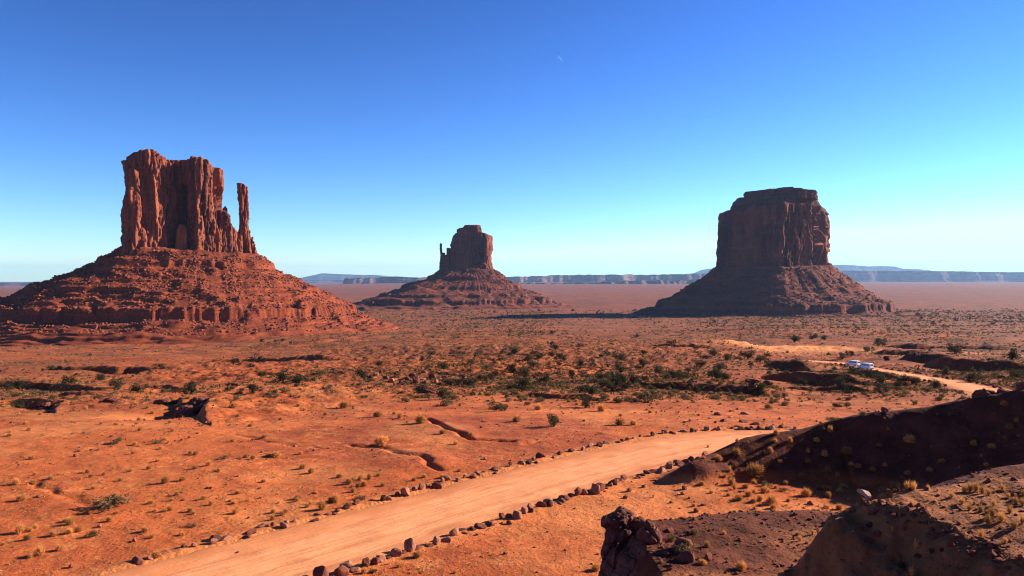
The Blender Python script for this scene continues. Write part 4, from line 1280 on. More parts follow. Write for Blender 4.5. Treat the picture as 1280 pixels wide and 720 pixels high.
# the mushroom rock
x, y, z = hit(941, 485)
x0 = x
root = empty('mushroom_rock', (x, y, z))
tag(root, 'dark mushroom shaped rock with a flat slab on a thin neck', 'rock')
k = y / 1000
o = mass('pedestal', [(0, 0, -0.4, 8 * k, 7 * k, 5 * k), (-0.1, 0, 0.2, 4.2 * k, 4 * k, 9 * k)], outcrop_rock, None, None, (0, 0, 0), 21, 0.08); o.parent = root
o = mass('cap_slab', [(-1 * k, 0, 8.0 * k, 9.5 * k, 8 * k, 3.2 * k)], outcrop_rock, None, None, (0, 0, 0), 22, 0.06); o.parent = root
x, y, z = hit(958, 481)
mass('rock_ledge', [(0, 0, 0.3, 11 * k, 7 * k, 3.6 * k), (3 * k, 1, -0.4, 8 * k, 6 * k, 4 * k)], outcrop_rock, 'low dark slab ledge jutting just right of the mushroom shaped rock', 'rock ledge', (x, y, z), 23, 0.08)

# dark overhanging ledges on the left
for i, (px, py, w, d_, h, lab) in enumerate([(236, 521, 3.0, 2.4, 2.3, 'large dark overhanging ledge of rock, biggest shadow on the sand flat at left'), (250, 506, 2.6, 2.0, 1.5, 'dark rock ledge just behind the large overhanging ledge'),
                                             (205, 505, 2.4, 1.6, 1.0, 'dark ledge low left of the large overhanging ledge'), (138, 502, 1.9, 1.3, 0.8, 'slanting dark ledge between two sunlit orange hummocks at left'),
                                             (58, 508, 1.6, 1.2, 0.8, 'short dark ledge nearest the left edge of the picture'), (535, 492, 2.0, 1.2, 0.9, 'dark hollow ledge just below the rock pile'), (292, 482, 2.2, 1.2, 0.7, 'thin dark ledge beyond the large overhanging ledge')]):
    x, y, z = hit(px, py)
    rr_ = random.Random(i)
    mass('rock_ledge', [(0, 0, h * .25, w * .62, d_ * .7, h * .55), (w * .35, d_ * .5, -0.2, w * .6, d_, h * .8), (-w * .3, d_ * .3, h * .1, w * .4, d_ * .5, h * .5), (w * .1, -d_ * .2, -0.3, w * .35, d_ * .5, h * .5)],
         outcrop_rock, lab, 'rock ledge', (x, y, z), 40 + i, 0.07)

# the pale stone balanced on the rim
x, y = 11.15, 25.3
v, f = boulder_mesh(77, 0.26, 0.15, 0.13, cuts=7, sub=3)
ang = 0.55
v2 = v.copy(); v2[:, 0] = v[:, 0] * math.cos(ang) + v[:, 2] * math.sin(ang); v2[:, 2] = -v[:, 0] * math.sin(ang) + v[:, 2] * math.cos(ang) + 0.20
w_, f_ = boulder_mesh(78, 0.05, 0.05, 0.15, cuts=5, sub=2); w_ = w_ + np.array([0.10, 0, -0.02])
root = empty('perched_rock', (x, y, gz1(x, y)))
tag(root, 'pale slanting stone perched on a stubby foot at the rim\'s left end', 'rock')
link('slanting_stone', mesh_np('slanting_stone', v2, f, False), stone_pale, root)
link('stone_foot', mesh_np('stone_foot', w_, f_, False), stone_pale, root)


# loose gravel on the near mounds
def scatter(n, xr, yr, seed, cond):
    r = np.random.RandomState(seed)
    x = r.uniform(*xr, n); y = r.uniform(*yr, n)
    ok = cond(x, y, r)
    x, y = x[ok], y[ok]
    return x, y, ground(x, y), r


x, y, z, r = scatter(26000, (-8, 26), (18, 62), 5, lambda x, y, r: (np.abs(x / y) < 0.68))
_, g_, q_ = ground(x, y, True)
ok = (r.rand(len(x)) < 0.02 + 0.75 * g_) & (q_ > 1.1)
x, y, z = x[ok], y[ok], z[ok]
# bigger chips along the broken rim of the bank
tr = r.rand(420) * (len(RIM) - 2.001)
ri = tr.astype(int); rq = np.array(RIM)
rp_ = rq[ri] + (rq[ri + 1] - rq[ri]) * (tr - ri)[:, None] + np.concatenate([r.normal(0, 0.28, (420, 2)), np.zeros((420, 1))], 1)
x = np.concatenate([x, rp_[:, 0]]); y = np.concatenate([y, rp_[:, 1]]); z = ground(x, y)
v, f = stones(np.stack([x, y, z], 1), 0.016 + 0.085 * r.rand(len(x)) ** 5, r)
tag(link('gravel', mesh_np('gravel', v, f, False), stone_mat('gravel_stone', (0.25, 0.075, 0.042), (0.11, 0.036, 0.022))), 'dark reddish gravel strewn over the near mounds and bank', 'gravel', kind='stuff')
x, y, z, r = scatter(5000, (-70, 60), (40, 125), 6, lambda x, y, r: (np.abs(x / y) < 0.68) & (noise2(x / 9, y / 9) > 0.0))
_, g_, q_ = ground(x, y, True)
ok = (q_ > 1.15) | (r.rand(len(x)) < 0.05)
x, y, z = x[ok], y[ok], z[ok]
v, f = stones(np.stack([x, y, z], 1), 0.04 + 0.16 * r.rand(len(x)) ** 4, r)
tag(link('pebbles', mesh_np('pebbles', v, f, False), stone_mat('pebble_stone', (0.33, 0.12, 0.06), (0.2, 0.065, 0.035))), 'small red pebbles scattered thinly over the sand flat', 'pebbles', kind='stuff')


# ------------------------------------------------------------------ plants
def leaf_mat(name, a, b, trans=0.25, rnd=0.35):
    t = NT(name)
    oi = t.n.new('ShaderNodeObjectInfo')
    at = t.attr('tint')
    c = t.mix(t.sep(at.outputs['Color'])[0], a, b)
    hv = t.n.new('ShaderNodeHueSaturation')
    mr = t.n.new('ShaderNodeMapRange'); mr.inputs['To Min'].default_value = 1 - rnd; mr.inputs['To Max'].default_value = 1 + rnd
    t.l.new(oi.outputs['Random'], mr.inputs['Value']); t.l.new(mr.outputs[0], hv.inputs['Value'])
    t.l.new(c, hv.inputs['Color'])
    t.color(hv.outputs[0])
    tr = t.n.new('ShaderNodeBsdfTranslucent'); t.l.new(hv.outputs[0], tr.inputs['Color'])
    mx = t.n.new('ShaderNodeMixShader'); mx.inputs[0].default_value = trans
    t.l.new(t.b.outputs[0], mx.inputs[1]); t.l.new(tr.outputs[0], mx.inputs[2])
    t.l.new(mx.outputs[0], t.out.inputs['Surface'])
    return t.m


m_dry = leaf_mat('dry_twigs', (0.50, 0.205, 0.055), (0.68, 0.34, 0.11))
m_grass = leaf_mat('dry_grass', (0.52, 0.24, 0.06), (0.70, 0.38, 0.12))
m_brown = leaf_mat('brown_twigs', (0.20, 0.085, 0.030), (0.56, 0.30, 0.11))
m_green = leaf_mat('sage_leaves', (0.090, 0.062, 0.028), (0.21, 0.14, 0.062))
m_jun = leaf_mat('juniper_leaves', (0.034, 0.031, 0.016), (0.072, 0.058, 0.028))
m_bark = simple_mat('bark', (0.10, 0.055, 0.035), 0.95, 0.05, 0, 8.0)


def blades(r, n, rad, h, wid, lean=1.0, curve=0.25, inner=0.12):
    """Twigs or grass blades rising from a small foot, two triangles each: verts, faces, tint."""
    a = r.rand(n) * 6.283
    el = np.arcsin(np.clip(r.rand(n) ** 0.6, 0, 1)) if lean else np.full(n, 1.3)
    L = 0.55 + 0.45 * r.rand(n)
    d = np.stack([np.cos(a) * np.cos(el) * rad, np.sin(a) * np.cos(el) * rad, np.sin(el) * h], 1)
    b0 = np.stack([np.cos(a) * inner * rad * r.rand(n), np.sin(a) * inner * rad * r.rand(n), np.zeros(n)], 1)
    mid = b0 + d * (L * 0.55)[:, None] + np.array([0, 0, curve * 0.3 * h]); tip = b0 + d * L[:, None] + 0.10 * r.normal(size=(n, 3)) * np.array([rad, rad, h * 0.5])
    tip[:, 2] = np.maximum(tip[:, 2], 0.02)
    sd = np.cross(d, r.normal(size=(n, 3))); sd /= np.linalg.norm(sd, axis=1)[:, None] + 1e-9
    w = wid * (0.6 + 0.8 * r.rand(n))[:, None]
    V = np.stack([b0 - sd * w * 0.5, b0 + sd * w * 0.5, mid + sd * w, mid - sd * w, tip], 1)
    k = np.arange(n)[:, None] * 5
    Fq = np.concatenate([k + np.array([[0, 1, 2]]), k + np.array([[0, 2, 3]]), k + np.array([[3, 2, 4]])], 0)
    tint = np.repeat(np.clip(r.rand(n) * 0.7 + 0.3 * (tip[:, 2] / h), 0, 1), 5)
    return V.reshape(-1, 3), Fq, np.repeat(tint[:, None], 3, 1)


def leafballs(r, n, lobes, size):
    """Leaf-sized triangles spread through the outer part of a few lobes."""
    ls = np.array(lobes, float)
    w = ls[:, 3] * ls[:, 4]; w /= w.sum()
    i = r.choice(len(ls), n, p=w)
    d = r.normal(size=(n, 3)); d /= np.linalg.norm(d, axis=1)[:, None]
    q = (r.rand(n) ** 0.35)[:, None]
    c = ls[i, :3] + d * q * ls[i][:, [3, 3, 4]]
    c[:, 2] = np.maximum(c[:, 2], 0.03)
    t1 = r.normal(size=(n, 3)); t1 /= np.linalg.norm(t1, axis=1)[:, None]
    t2 = np.cross(t1, r.normal(size=(n, 3))); t2 /= np.linalg.norm(t2, axis=1)[:, None]
    s = size * (0.6 + 0.8 * r.rand(n))[:, None]
    V = np.stack([c + t1 * s, c - 0.5 * t1 * s + 0.8 * t2 * s, c - 0.5 * t1 * s - 0.8 * t2 * s], 1)
    tint = np.repeat(np.repeat((r.rand(len(ls))[i] * 0.5 + 0.5 * r.rand(n))[:, None], 3, 1).reshape(-1), 3).reshape(-1, 3)
    return V.reshape(-1, 3), np.arange(n * 3).reshape(-1, 3), tint


dry_protos, green_protos, grass_protos, jun_protos = [], [], [], []
for k in range(6):
    r = np.random.RandomState(200 + k)
    v, f, tn = blades(r, 420, 0.5, 0.62 + 0.12 * (k % 3), 0.010, curve=0.3)
    v2, f2, t2 = leafballs(r, 260, [(0, 0, 0.20, 0.36, 0.26), (0.12, 0.08, 0.24, 0.26, 0.24), (-0.14, -0.05, 0.2, 0.24, 0.22)], 0.045)
    v_, f_ = np.concatenate([v, v2]), np.concatenate([f, f2 + len(v)])
    me = mesh_np('dry_twigs', v_, f_, False, {'tint': np.concatenate([tn, t2])}); me.materials.append(m_dry); dry_protos.append(me)
    r = np.random.RandomState(300 + k)
    lob = [(0.22 * r.normal(), 0.22 * r.normal(), 0.22 + 0.1 * r.rand(), 0.25 + 0.1 * r.rand(), 0.2 + 0.1 * r.rand()) for _ in range(6)]
    v, f, tn = leafballs(r, 620, lob, 0.05)
    me = mesh_np('sage_leaves', v, f, False, {'tint': tn}); me.materials.append(m_green); green_protos.append(me)
    r = np.random.RandomState(400 + k)
    v, f, tn = blades(r, 160, 0.42, 1.0, 0.011, curve=0.35)
    me = mesh_np('grass_blades', v, f, False, {'tint': tn}); me.materials.append(m_grass); grass_protos.append(me)
    r = np.random.RandomState(500 + k)
    lob = [(0.26 * r.normal(), 0.26 * r.normal(), 0.42 + 0.16 * r.normal(), 0.26 + 0.08 * r.rand(), 0.24 + 0.08 * r.rand()) for _ in range(9)]
    v, f, tn = leafballs(r, 1100, lob, 0.045)
    me = mesh_np('crown', v, f, False, {'tint': tn}); me.materials.append(m_jun)
    bm = bmesh.new()
    for (dx, dy) in [(0, 0), (0.16, 0.05), (-0.12, 0.1)]:
        rb = bmesh.ops.create_cone(bm, segments=7, radius1=0.06, radius2=0.025, depth=0.5, cap_ends=True)
        for vv in rb['verts']:
            vv.co.z += 0.22
            vv.co.x += dx * (vv.co.z / 0.4); vv.co.y += dy * (vv.co.z / 0.4)
    tm = bpy.data.meshes.new('trunk'); bm.to_mesh(tm); bm.free(); tm.materials.append(m_bark)
    jun_protos.append((me, tm))

LAND = [  # what a shrub can be found by
    ('the big dark overhanging ledge', 226, 510), ('the slanting dark ledge', 138, 502), ('the ledge nearest the left picture edge', 58, 508), ('the rock pile', 528, 474), ('the hollow under the rock pile', 535, 492),
    ('the curving gully crack', 560, 535), ('the scarp crack in the red sand', 510, 568), ('the road bend', 900, 540), ('the mushroom shaped rock', 941, 480), ('the parked vans', 1073, 455), ('the knobbly outcrop', 770, 660),
    ('the pale perched stone', 1075, 606), ('the layered rock on the ridge crest', 1238, 492), ('the tip of the dark ridge', 880, 568), ('the walkers', 1143, 446), ('the bare orange dune', 960, 433), ('the tall butte with the thumb', 260, 405),
    ('the left picture edge near the road', 30, 690), ('the distant bright road stretch', 1180, 478), ('the long butte shadow', 750, 397), ('the last stone of the road\'s near edge', 872, 570), ('the big round golden shrub', 477, 552),
    ('the spiky dark shrub', 692, 529), ('the wide green shrub', 815, 498), ('the shady green swell', 665, 455), ('the road\'s middle', 560, 635), ('the left road foot', 215, 690)]
SP = {'dry_shrub': 'dry golden shrub', 'sage_shrub': 'grey green sage shrub', 'juniper': 'dark juniper bush', 'grass_tuft': 'dry grass tuft'}
CNT = {'dry_shrub': 'dry shrub', 'sage_shrub': 'sage shrub', 'juniper': 'juniper', 'grass_tuft': 'grass tuft'}
GRP = {'dry_shrub': 'dry golden shrubs on the desert floor', 'sage_shrub': 'grey green sage shrubs of the desert floor', 'juniper': 'dark junipers dotting the scrub', 'grass_tuft': 'dry grass tufts of the near ground'}
plants = []      # kind, x, y, width in metres, own label


def add_plant(kind, px, py, wpx, lab=None):
    x, y, z = hit(px, py)
    plants.append([kind, x, y, wpx * y / F * (0.88 if kind == 'juniper' else 1.0), lab, px, py])


# plants that stand out in the photograph: pixel, width in pixels
for (px, py, w, lab) in [(477, 556, 24, 'largest round golden shrub, alone on the smooth red sand before the gully'), (345, 571, 18, None), (378, 586, 12, None), (372, 624, 12, None), (403, 637, 16, None), (420, 628, 15, None), (435, 634, 14, None), (451, 600, 11, None),
                         (424, 597, 11, None), (442, 615, 11, None), (448, 609, 9, None), (441, 602, 9, None), (342, 641, 10, None), (341, 650, 9, None), (430, 510, 18, None), (472, 521, 16, None), (526, 529, 20, None),
                         (553, 542, 11, None), (570, 556, 10, None), (500, 523, 10, None), (589, 546, 9, None), (181, 665, 15, None), (137, 652, 11, None), (37, 664, 13, None), (25, 666, 16, None), (87, 667, 15, None), (196, 697, 17, 'golden shrub hugging the stones at the left foot of the road'),
                         (206, 604, 14, None), (244, 586, 11, None), (292, 510, 13, None), (294, 642, 12, None), (190, 673, 9, None), (27, 626, 16, None), (75, 688, 15, None), (50, 694, 16, None), (646, 527, 16, None), (775, 531, 17, None),
                         (792, 531, 13, None), (752, 514, 16, None), (673, 512, 15, None), (921, 569, 17, None), (957, 568, 9, None), (944, 594, 30, 'largest golden shrub at the foot of the dark ridge'), (898, 576, 14, None), (925, 625, 12, None), (915, 606, 15, None),
                         (936, 620, 14, None), (950, 626, 13, None), (964, 630, 18, None), (932, 610, 12, None), (942, 628, 12, None), (1059, 567, 18, None), (1137, 553, 19, None), (1021, 553, 11, None), (963, 566, 10, None), (969, 553, 8, None), (1010, 566, 8, None),
                         (1031, 570, 12, None), (975, 579, 10, None), (1091, 589, 10, None), (1106, 583, 8, None), (1064, 583, 9, None), (1035, 594, 14, None), (1008, 620, 18, None), (1050, 616, 12, None), (1047, 596, 9, None), (1162, 590, 10, None), (1240, 560, 14, None),
                         (884, 684, 11, None), (878, 705, 16, None), (926, 712, 22, None), (905, 668, 8, None)]:
    add_plant('dry_shrub', px, py, w, lab)
for (px, py, w, lab) in [(135, 636, 34, 'widest low green shrub on the sand at left'), (149, 553, 15, None), (117, 670, 14, None), (560, 507, 16, None), (626, 514, 18, None), (815, 502, 26, 'wide green shrub beyond the road, at the foot of the scrub'), (625, 511, 12, None),
                         (605, 462, 14, None), (588, 455, 12, None), (852, 690, 26, None), (840, 676, 14, None), (866, 668, 12, None), (200, 460, 12, None), (70, 462, 12, None), (330, 470, 14, None), (402, 468, 12, None), (1190, 520, 10, None), (1080, 520, 11, None), (1040, 526, 10, None)]:
    add_plant('sage_shrub', px, py, w, lab)
for (px, py, w) in [(692, 533, 19), (700, 449, 10), (690, 446, 10), (694, 437, 9), (705, 451, 9), (715, 472, 11), (726, 458, 10), (699, 457, 8), (776, 465, 17), (776, 450, 15), (804, 443, 9), (805, 476, 10), (839, 431, 9), (842, 473, 14), (832, 474, 12), (861, 465, 8), (796, 422, 6),
                    (690, 418, 7), (641, 467, 11), (642, 442, 13), (667, 459, 13), (660, 452, 12), (673, 449, 12), (804, 459, 14), (781, 487, 15), (765, 488, 15), (325, 450, 7), (292, 456, 8), (474, 458, 10), (539, 444, 8), (528, 451, 8), (353, 427, 6), (993, 428, 13), (1016, 424, 10),
                    (1030, 425, 8), (1098, 433, 14), (1193, 442, 16), (1265, 450, 18), (876, 459, 11), (899, 463, 14), (910, 450, 12), (893, 445, 14), (935, 449, 14), (950, 453, 13), (1053, 449, 10), (1064, 446, 10), (1085, 440, 11), (620, 470, 11), (655, 466, 12), (600, 474, 9)]:
    add_plant('juniper', px, py, w, 'spiky dark shrub with thin twigs, alone on the red sand beyond the road' if px == 692 else None)
for (px, py, w) in [(1115, 612, 14), (1122, 612, 13), (1134, 612, 15), (1142, 613, 14), (1160, 613, 9), (1172, 614, 8), (1205, 616, 14), (1212, 615, 15), (1220, 615, 16), (1228, 617, 15), (1236, 619, 13), (1270, 630, 15), (1278, 632, 16), (1203, 630, 14), (1212, 638, 14), (1226, 640, 16),
                    (1240, 646, 18), (1252, 652, 18), (1262, 642, 14), (1268, 662, 18), (1235, 655, 16), (1278, 655, 14), (1190, 622, 12), (912, 590, 10), (906, 598, 10), (918, 612, 12), (957, 616, 14), (885, 560, 8), (1016, 668, 10), (1000, 676, 9), (1060, 640, 8)]:
    add_plant('grass_tuft', px, py, w)

# the rest of the cover, scattered on the ground itself
rs = np.random.RandomState(12)


def spread(n, d0, d1, pw, seed):
    r = np.random.RandomState(seed)
    u = r.rand(n)
    D = (d0 ** pw + u * (d1 ** pw - d0 ** pw)) ** (1 / pw)
    t_ = r.uniform(-0.70, 0.70, n)
    return t_ * D, D, r


def clear(x, y):
    z, g, q = ground(x, y, True)
    dn = np.exp(-((x - P(960, 0, 395)[0]) / 30) ** 4 - ((y - 372) / 56) ** 4)
    return z, g, (q > 1.3) & (dn < 0.35)


x, y, r = spread(3600, 42, 150, 0.7, 31)
z, g, ok = clear(x, y)
den = np.clip(0.35 + 0.9 * fbm2(x / 14 + 2, y / 14, 3), 0, 1) * np.where(y < 62, 0.9, 1.0)
redsand = np.hypot((x + 6) / 24, (y - 84) / 22) < 0.8
ok &= (r.rand(len(x)) < den) & ~(redsand & (r.rand(len(x)) < 0.85)) & (g < 0.3)
for i in np.where(ok)[0]:
    w = 0.22 + 0.55 * r.rand() ** 2
    plants.append(['sage_shrub' if r.rand() < 0.08 else 'dry_shrub', x[i], y[i], w, None, None, None])
# scrub of the middle distance: even in the view's depth, so it thins out with distance on the ground
r = np.random.RandomState(32)
n = 80000
Dq = np.exp(np.linspace(math.log(100), math.log(2300), 400))
sq = -plain_z(0.05 * Dq, Dq) / Dq
y = np.interp(r.uniform(sq[-1], sq[0], n), sq[::-1], Dq[::-1]) * np.exp(r.normal(0, 0.04, n))
x = r.uniform(-0.70, 0.70, n) * y
z, g, ok = clear(x, y)
t_ = x / y
nn = fbm2(x / (0.12 * y + 20) + 7, y / (0.25 * y + 30), 4)
den = (0.55 + 0.45 * sstep(-0.42, 0.0, t_)) * np.clip(0.65 + 0.9 * nn, 0.08, 1) * sstep(100, 150, y) * (1 + 0.25 * sstep(400, 700, y))
den = np.where((y > 185) & (y < 330) & (t_ > -0.08) & (t_ < 0.25), np.maximum(den, 0.6 * sstep(-0.3, 0.2, nn)), den)
ok &= r.rand(n) < den
ok &= ~((x > P(1085, 0, 235)[0]) & (x < P(1190, 0, 245)[0]) & (y > 205) & (y < 262))
x, y, z, g = x[ok], y[ok], z[ok], g[ok]
kind = r.rand(len(x)); t_ = x / y
pj = 0.008 + 0.010 * sstep(-0.1, 0.1, t_)
pg = np.where(t_ < -0.15, 0.45, 0.60)
base_ = np.where(kind < pj, 1.2 + 1.0 * r.rand(len(x)), np.where(kind < pj + pg, 0.45 + 0.7 * r.rand(len(x)) ** 1.6, 0.35 + 0.5 * r.rand(len(x)) ** 1.6))
sizes = np.maximum(base_, y * 0.001 * (1.3 + 2.3 * r.rand(len(x)) ** 2) * (1 + 0.35 * sstep(350, 800, y)) * np.where(kind < pj, 1.5, 1.0))
for i in range(len(x)):
    plants.append(['juniper' if kind[i] < pj[i] else 'sage_shrub' if kind[i] < pj[i] + pg[i] else 'dry_shrub', x[i], y[i], sizes[i], None, None, None])
# shrubs and stones' company on the long dark ridge
rr_ = np.random.RandomState(77)
for i in range(150):
    x_ = rr_.uniform(14, 42); y_ = rr_.uniform(50, 67)
    if abs(x_ / y_) < 0.66:
        plants.append(['dry_shrub', x_, y_, 0.28 + 0.5 * rr_.rand() ** 2, None, None, None])
# grass along the rim and on the near mounds
x, y, r = spread(900, 20, 60, 1.0, 52)
z, g, q = ground(x, y, True)
rimtop = (x > 9) & (y > 20.5) & (y < 26) & (np.abs(x / y) < 0.68)
ok = ((rimtop & (r.rand(len(x)) < 0.9) & (fbm2(x / 1.6, y / 1.6, 3) > 0.0)) | ((r.rand(len(x)) < 0.10) & (q > 1.4) & (x > 3))) & (np.abs(x / y) < 0.68)
for i in np.where(ok)[0]:
    plants.append(['grass_tuft', x[i], y[i], 0.18 + 0.22 * r.rand(), None, None, None])

LIMIT = {'dry_shrub': 290, 'sage_shrub': 200, 'juniper': 110, 'grass_tuft': 290}
x, y, r = spread(26000, 42, 150, 0.4, 41)
z, g, ok = clear(x, y)
ok &= (r.rand(len(x)) < np.clip(0.15 + 1.1 * fbm2(x / 9 + 2, y / 9, 4), 0.06, 1)) & (g < 0.3)
tiny = [(a, b, c, 0.09 + 0.17 * r.rand() ** 2) for a, b, c in zip(x[ok], y[ok], z[ok])]
rest = {'dry_shrub': [], 'sage_shrub': [], 'juniper': []}
used_lab = {}
plants.sort(key=lambda p: (p[5] is None, -p[3] / p[2]))
cnt = {k: 0 for k in LIMIT}
indiv = []
xs = np.array([p[1] for p in plants]); ys = np.array([p[2] for p in plants]); zs = ground(xs, ys)
for p, z in zip(plants, zs):
    k = p[0]
    px, py = project(p[1], p[2], z)
    if not (-30 < px < 1310 and py < 740):
        continue
    seen = -4 < px < 1284 and py < 722
    if cnt[k] < LIMIT[k] and seen:
        # hidden behind the ground? leave it to the mass
        dd = np.linspace(0.55, 0.985, 60)
        if p[5] is None and np.any(ground(p[1] * dd, p[2] * dd) > (z + 0.35 * p[3]) * dd):
            continue
        cnt[k] += 1
        indiv.append((k, p[1], p[2], z, p[3], p[4], px, py))
    elif k in rest:
        rest[k].append((p[1], p[2], z, p[3]))
# name each by the landmark it lies nearest to
slots = {}
for i, (k, x, y, z, w, lab, px, py) in enumerate(indiv):
    best = min(LAND, key=lambda L: math.hypot((px - L[1]), 2.2 * (py - L[2])))
    dx, dy = px - best[1], 2.2 * (py - best[2])
    side = ('to the right of' if dx > 0 else 'to the left of') if abs(dx) > abs(dy) else ('in front of' if dy > 0 else 'beyond')
    slots.setdefault((k, best[0], side), []).append((math.hypot(dx, dy), i))
labels = {}
for (k, L, side), lst in slots.items():
    for n_, (_, i) in enumerate(sorted(lst)):
        w = indiv[i][4]
        sz = {'dry_shrub': (0.4, 0.75), 'sage_shrub': (0.7, 1.2), 'juniper': (1.6, 2.6), 'grass_tuft': (0.28, 0.42)}[k]
        szw = 'small' if w < sz[0] else 'medium' if w < sz[1] else 'large'
        lb = f'{szw} {SP[k]}, {ordinal(n_ + 1)} {CNT[k]} {side} {L}'
        if len(lb.split()) > 15:
            lb = f'{szw} {SP[k]}, {ordinal(n_ + 1)} one {side} {L}'
        if len(lb.split()) > 15:
            lb = f'{CNT[k]}, {ordinal(n_ + 1)} one {side} {L}'
        labels[i] = lb
rp = random.Random(3)
for i, (k, x, y, z, w, lab, px, py) in enumerate(indiv):
    rz = rp.uniform(0, 6.28)
    if k == 'juniper':
        cm, tm = rp.choice(jun_protos)
        o = empty('juniper', (x, y, z - 0.05 * w), rz)
        o.scale = (w, w, w * rp.uniform(0.85, 1.1))
        for nm, m_ in (('crown', cm), ('trunk', tm)):
            c = bpy.data.objects.new(nm, m_); col.objects.link(c); c.parent = o
    else:
        me_ = rp.choice({'dry_shrub': dry_protos, 'sage_shrub': green_protos, 'grass_tuft': grass_protos}[k])
        o = bpy.data.objects.new(k, me_); col.objects.link(o)
        o.location = (x, y, z - 0.03 * w); o.rotation_euler = (0, 0, rz)
        o.scale = (w, w, w * rp.uniform(0.85, 1.15))
    tag(o, lab or labels[i], {'dry_shrub': 'dry shrub', 'sage_shrub': 'sage shrub', 'juniper': 'juniper', 'grass_tuft': 'grass tuft'}[k], GRP[k])


def mass_of(kind, arr, name, label, mat, ntri, seed):
    a = np.array(arr, float)
    r = np.random.RandomState(seed)
    n = len(a)
    d = r.normal(size=(n, ntri, 3)); d /= np.linalg.norm(d, axis=2)[..., None]
    q = r.rand(n, ntri, 1) ** 0.4
    asp = (0.40 if kind != 'juniper' else 0.5) * (0.8 + 0.5 * r.rand(n))
    sx = 0.8 + 0.5 * r.rand(n)
    c = d * q * np.stack([0.5 * sx, 0.5 / sx, 0.5 * asp * 2], 1)[:, None] * 0.9
    c[..., 2] = np.abs(c[..., 2]) * (1.0 if kind != 'juniper' else 1.2) + 0.05
    t1 = r.normal(size=(n, ntri, 3)); t1 /= np.linalg.norm(t1, axis=2)[..., None]
    t2 = np.cross(t1, r.normal(size=(n, ntri, 3))); t2 /= np.linalg.norm(t2, axis=2)[..., None]
    s = 0.17 * (0.6 + 0.8 * r.rand(n, ntri, 1))
    V = np.stack([c + t1 * s, c - .5 * t1 * s + .8 * t2 * s, c - .5 * t1 * s - .8 * t2 * s], 2) * a[:, 3][:, None, None, None] + a[:, :3][:, None, None]
    tint = np.repeat((0.7 * r.rand(n)[:, None] + 0.3 * r.rand(n, ntri))[..., None], 3, 2)
    tint = np.repeat(tint.reshape(-1)[:, None], 3, 1)
    me_ = mesh_np(name, V.reshape(-1, 3), np.arange(n * ntri * 3).reshape(-1, 3), False, {'tint': tint})
    tag(link(name, me_, mat), label, 'scrub', kind='stuff')


print('PLANTS', cnt, {k: len(v) for k, v in rest.items()}, max(len(l.split()) for l in labels.values()))
mass_of('dry_shrub', tiny, 'dry_tufts', 'tiny golden dry tufts sprinkled over the near sand flat', m_dry, 14, 4)
mass_of('dry_shrub', rest['dry_shrub'], 'dry_scrub', 'low golden dry scrub thinly covering the desert plain', m_brown, 14, 1)
mass_of('sage_shrub', rest['sage_shrub'], 'sage_scrub', 'low grey green sage scrub covering the middle of the plain', m_green, 14, 2)
mass_of('juniper', rest['juniper'], 'juniper_scrub', 'small dark bushes dotting the far scrub of the plain', m_jun, 26, 3)


# ------------------------------------------------------------------ the two parked vans
paint = NT('van_paint'); paint.color((0.72, 0.73, 0.75)); paint.b.inputs['Roughness'].default_value = 0.3; paint.b.inputs['Specular IOR Level'].default_value = 0.5
paint = paint.m
glass = simple_mat('van_glass', (0.015, 0.018, 0.022), 0.08, 0.6)
tyre_m = simple_mat('tyre_rubber', (0.02, 0.018, 0.018), 0.85, 0.2)
rim_m = simple_mat('rim_metal', (0.45, 0.45, 0.46), 0.35, 0.5, 0.8)
trim_m = simple_mat('dark_trim', (0.03, 0.03, 0.032), 0.6, 0.3)
tail_m = simple_mat('tail_lamp', (0.45, 0.012, 0.01), 0.25, 0.5)
head_m = simple_mat('head_lamp', (0.75, 0.77, 0.78), 0.15, 0.6)
plate_m = simple_mat('number_plate', (0.75, 0.72, 0.6), 0.5, 0.3)


def bm_obj(name, bm, mat, parent, smooth=False, loc=None):
    me_ = bpy.data.meshes.new(name); bm.to_mesh(me_); bm.free()
    me_.materials.append(mat)
    if smooth:
        me_.polygons.foreach_set('use_smooth', np.ones(len(me_.polygons), bool))
    o = bpy.data.objects.new(name, me_); col.objects.link(o); o.parent = parent
    if loc:
        o.location = loc
    return o


def prism(pts, y0, y1, bev=0.0, tumble=0.0):
    """Side outline (x, z) drawn out across y; the upper part leans in by tumble per metre above 1 m."""
    bm = bmesh.new()
    a = [bm.verts.new((x, y0 + max(0, z - 1.0) * tumble, z)) for x, z in pts]
    b = [bm.verts.new((x, y1 - max(0, z - 1.0) * tumble, z)) for x, z in pts]
    bm.faces.new(a[::-1]); bm.faces.new(b)
    n = len(pts)
    for i in range(n):
        bm.faces.new([a[i], a[(i + 1) % n], b[(i + 1) % n], b[i]])
    bmesh.ops.recalc_face_normals(bm, faces=bm.faces)
    if bev:
        bmesh.ops.bevel(bm, geom=[e for e in bm.edges], offset=bev, segments=2, affect='EDGES', clamp_overlap=True)
    return bm


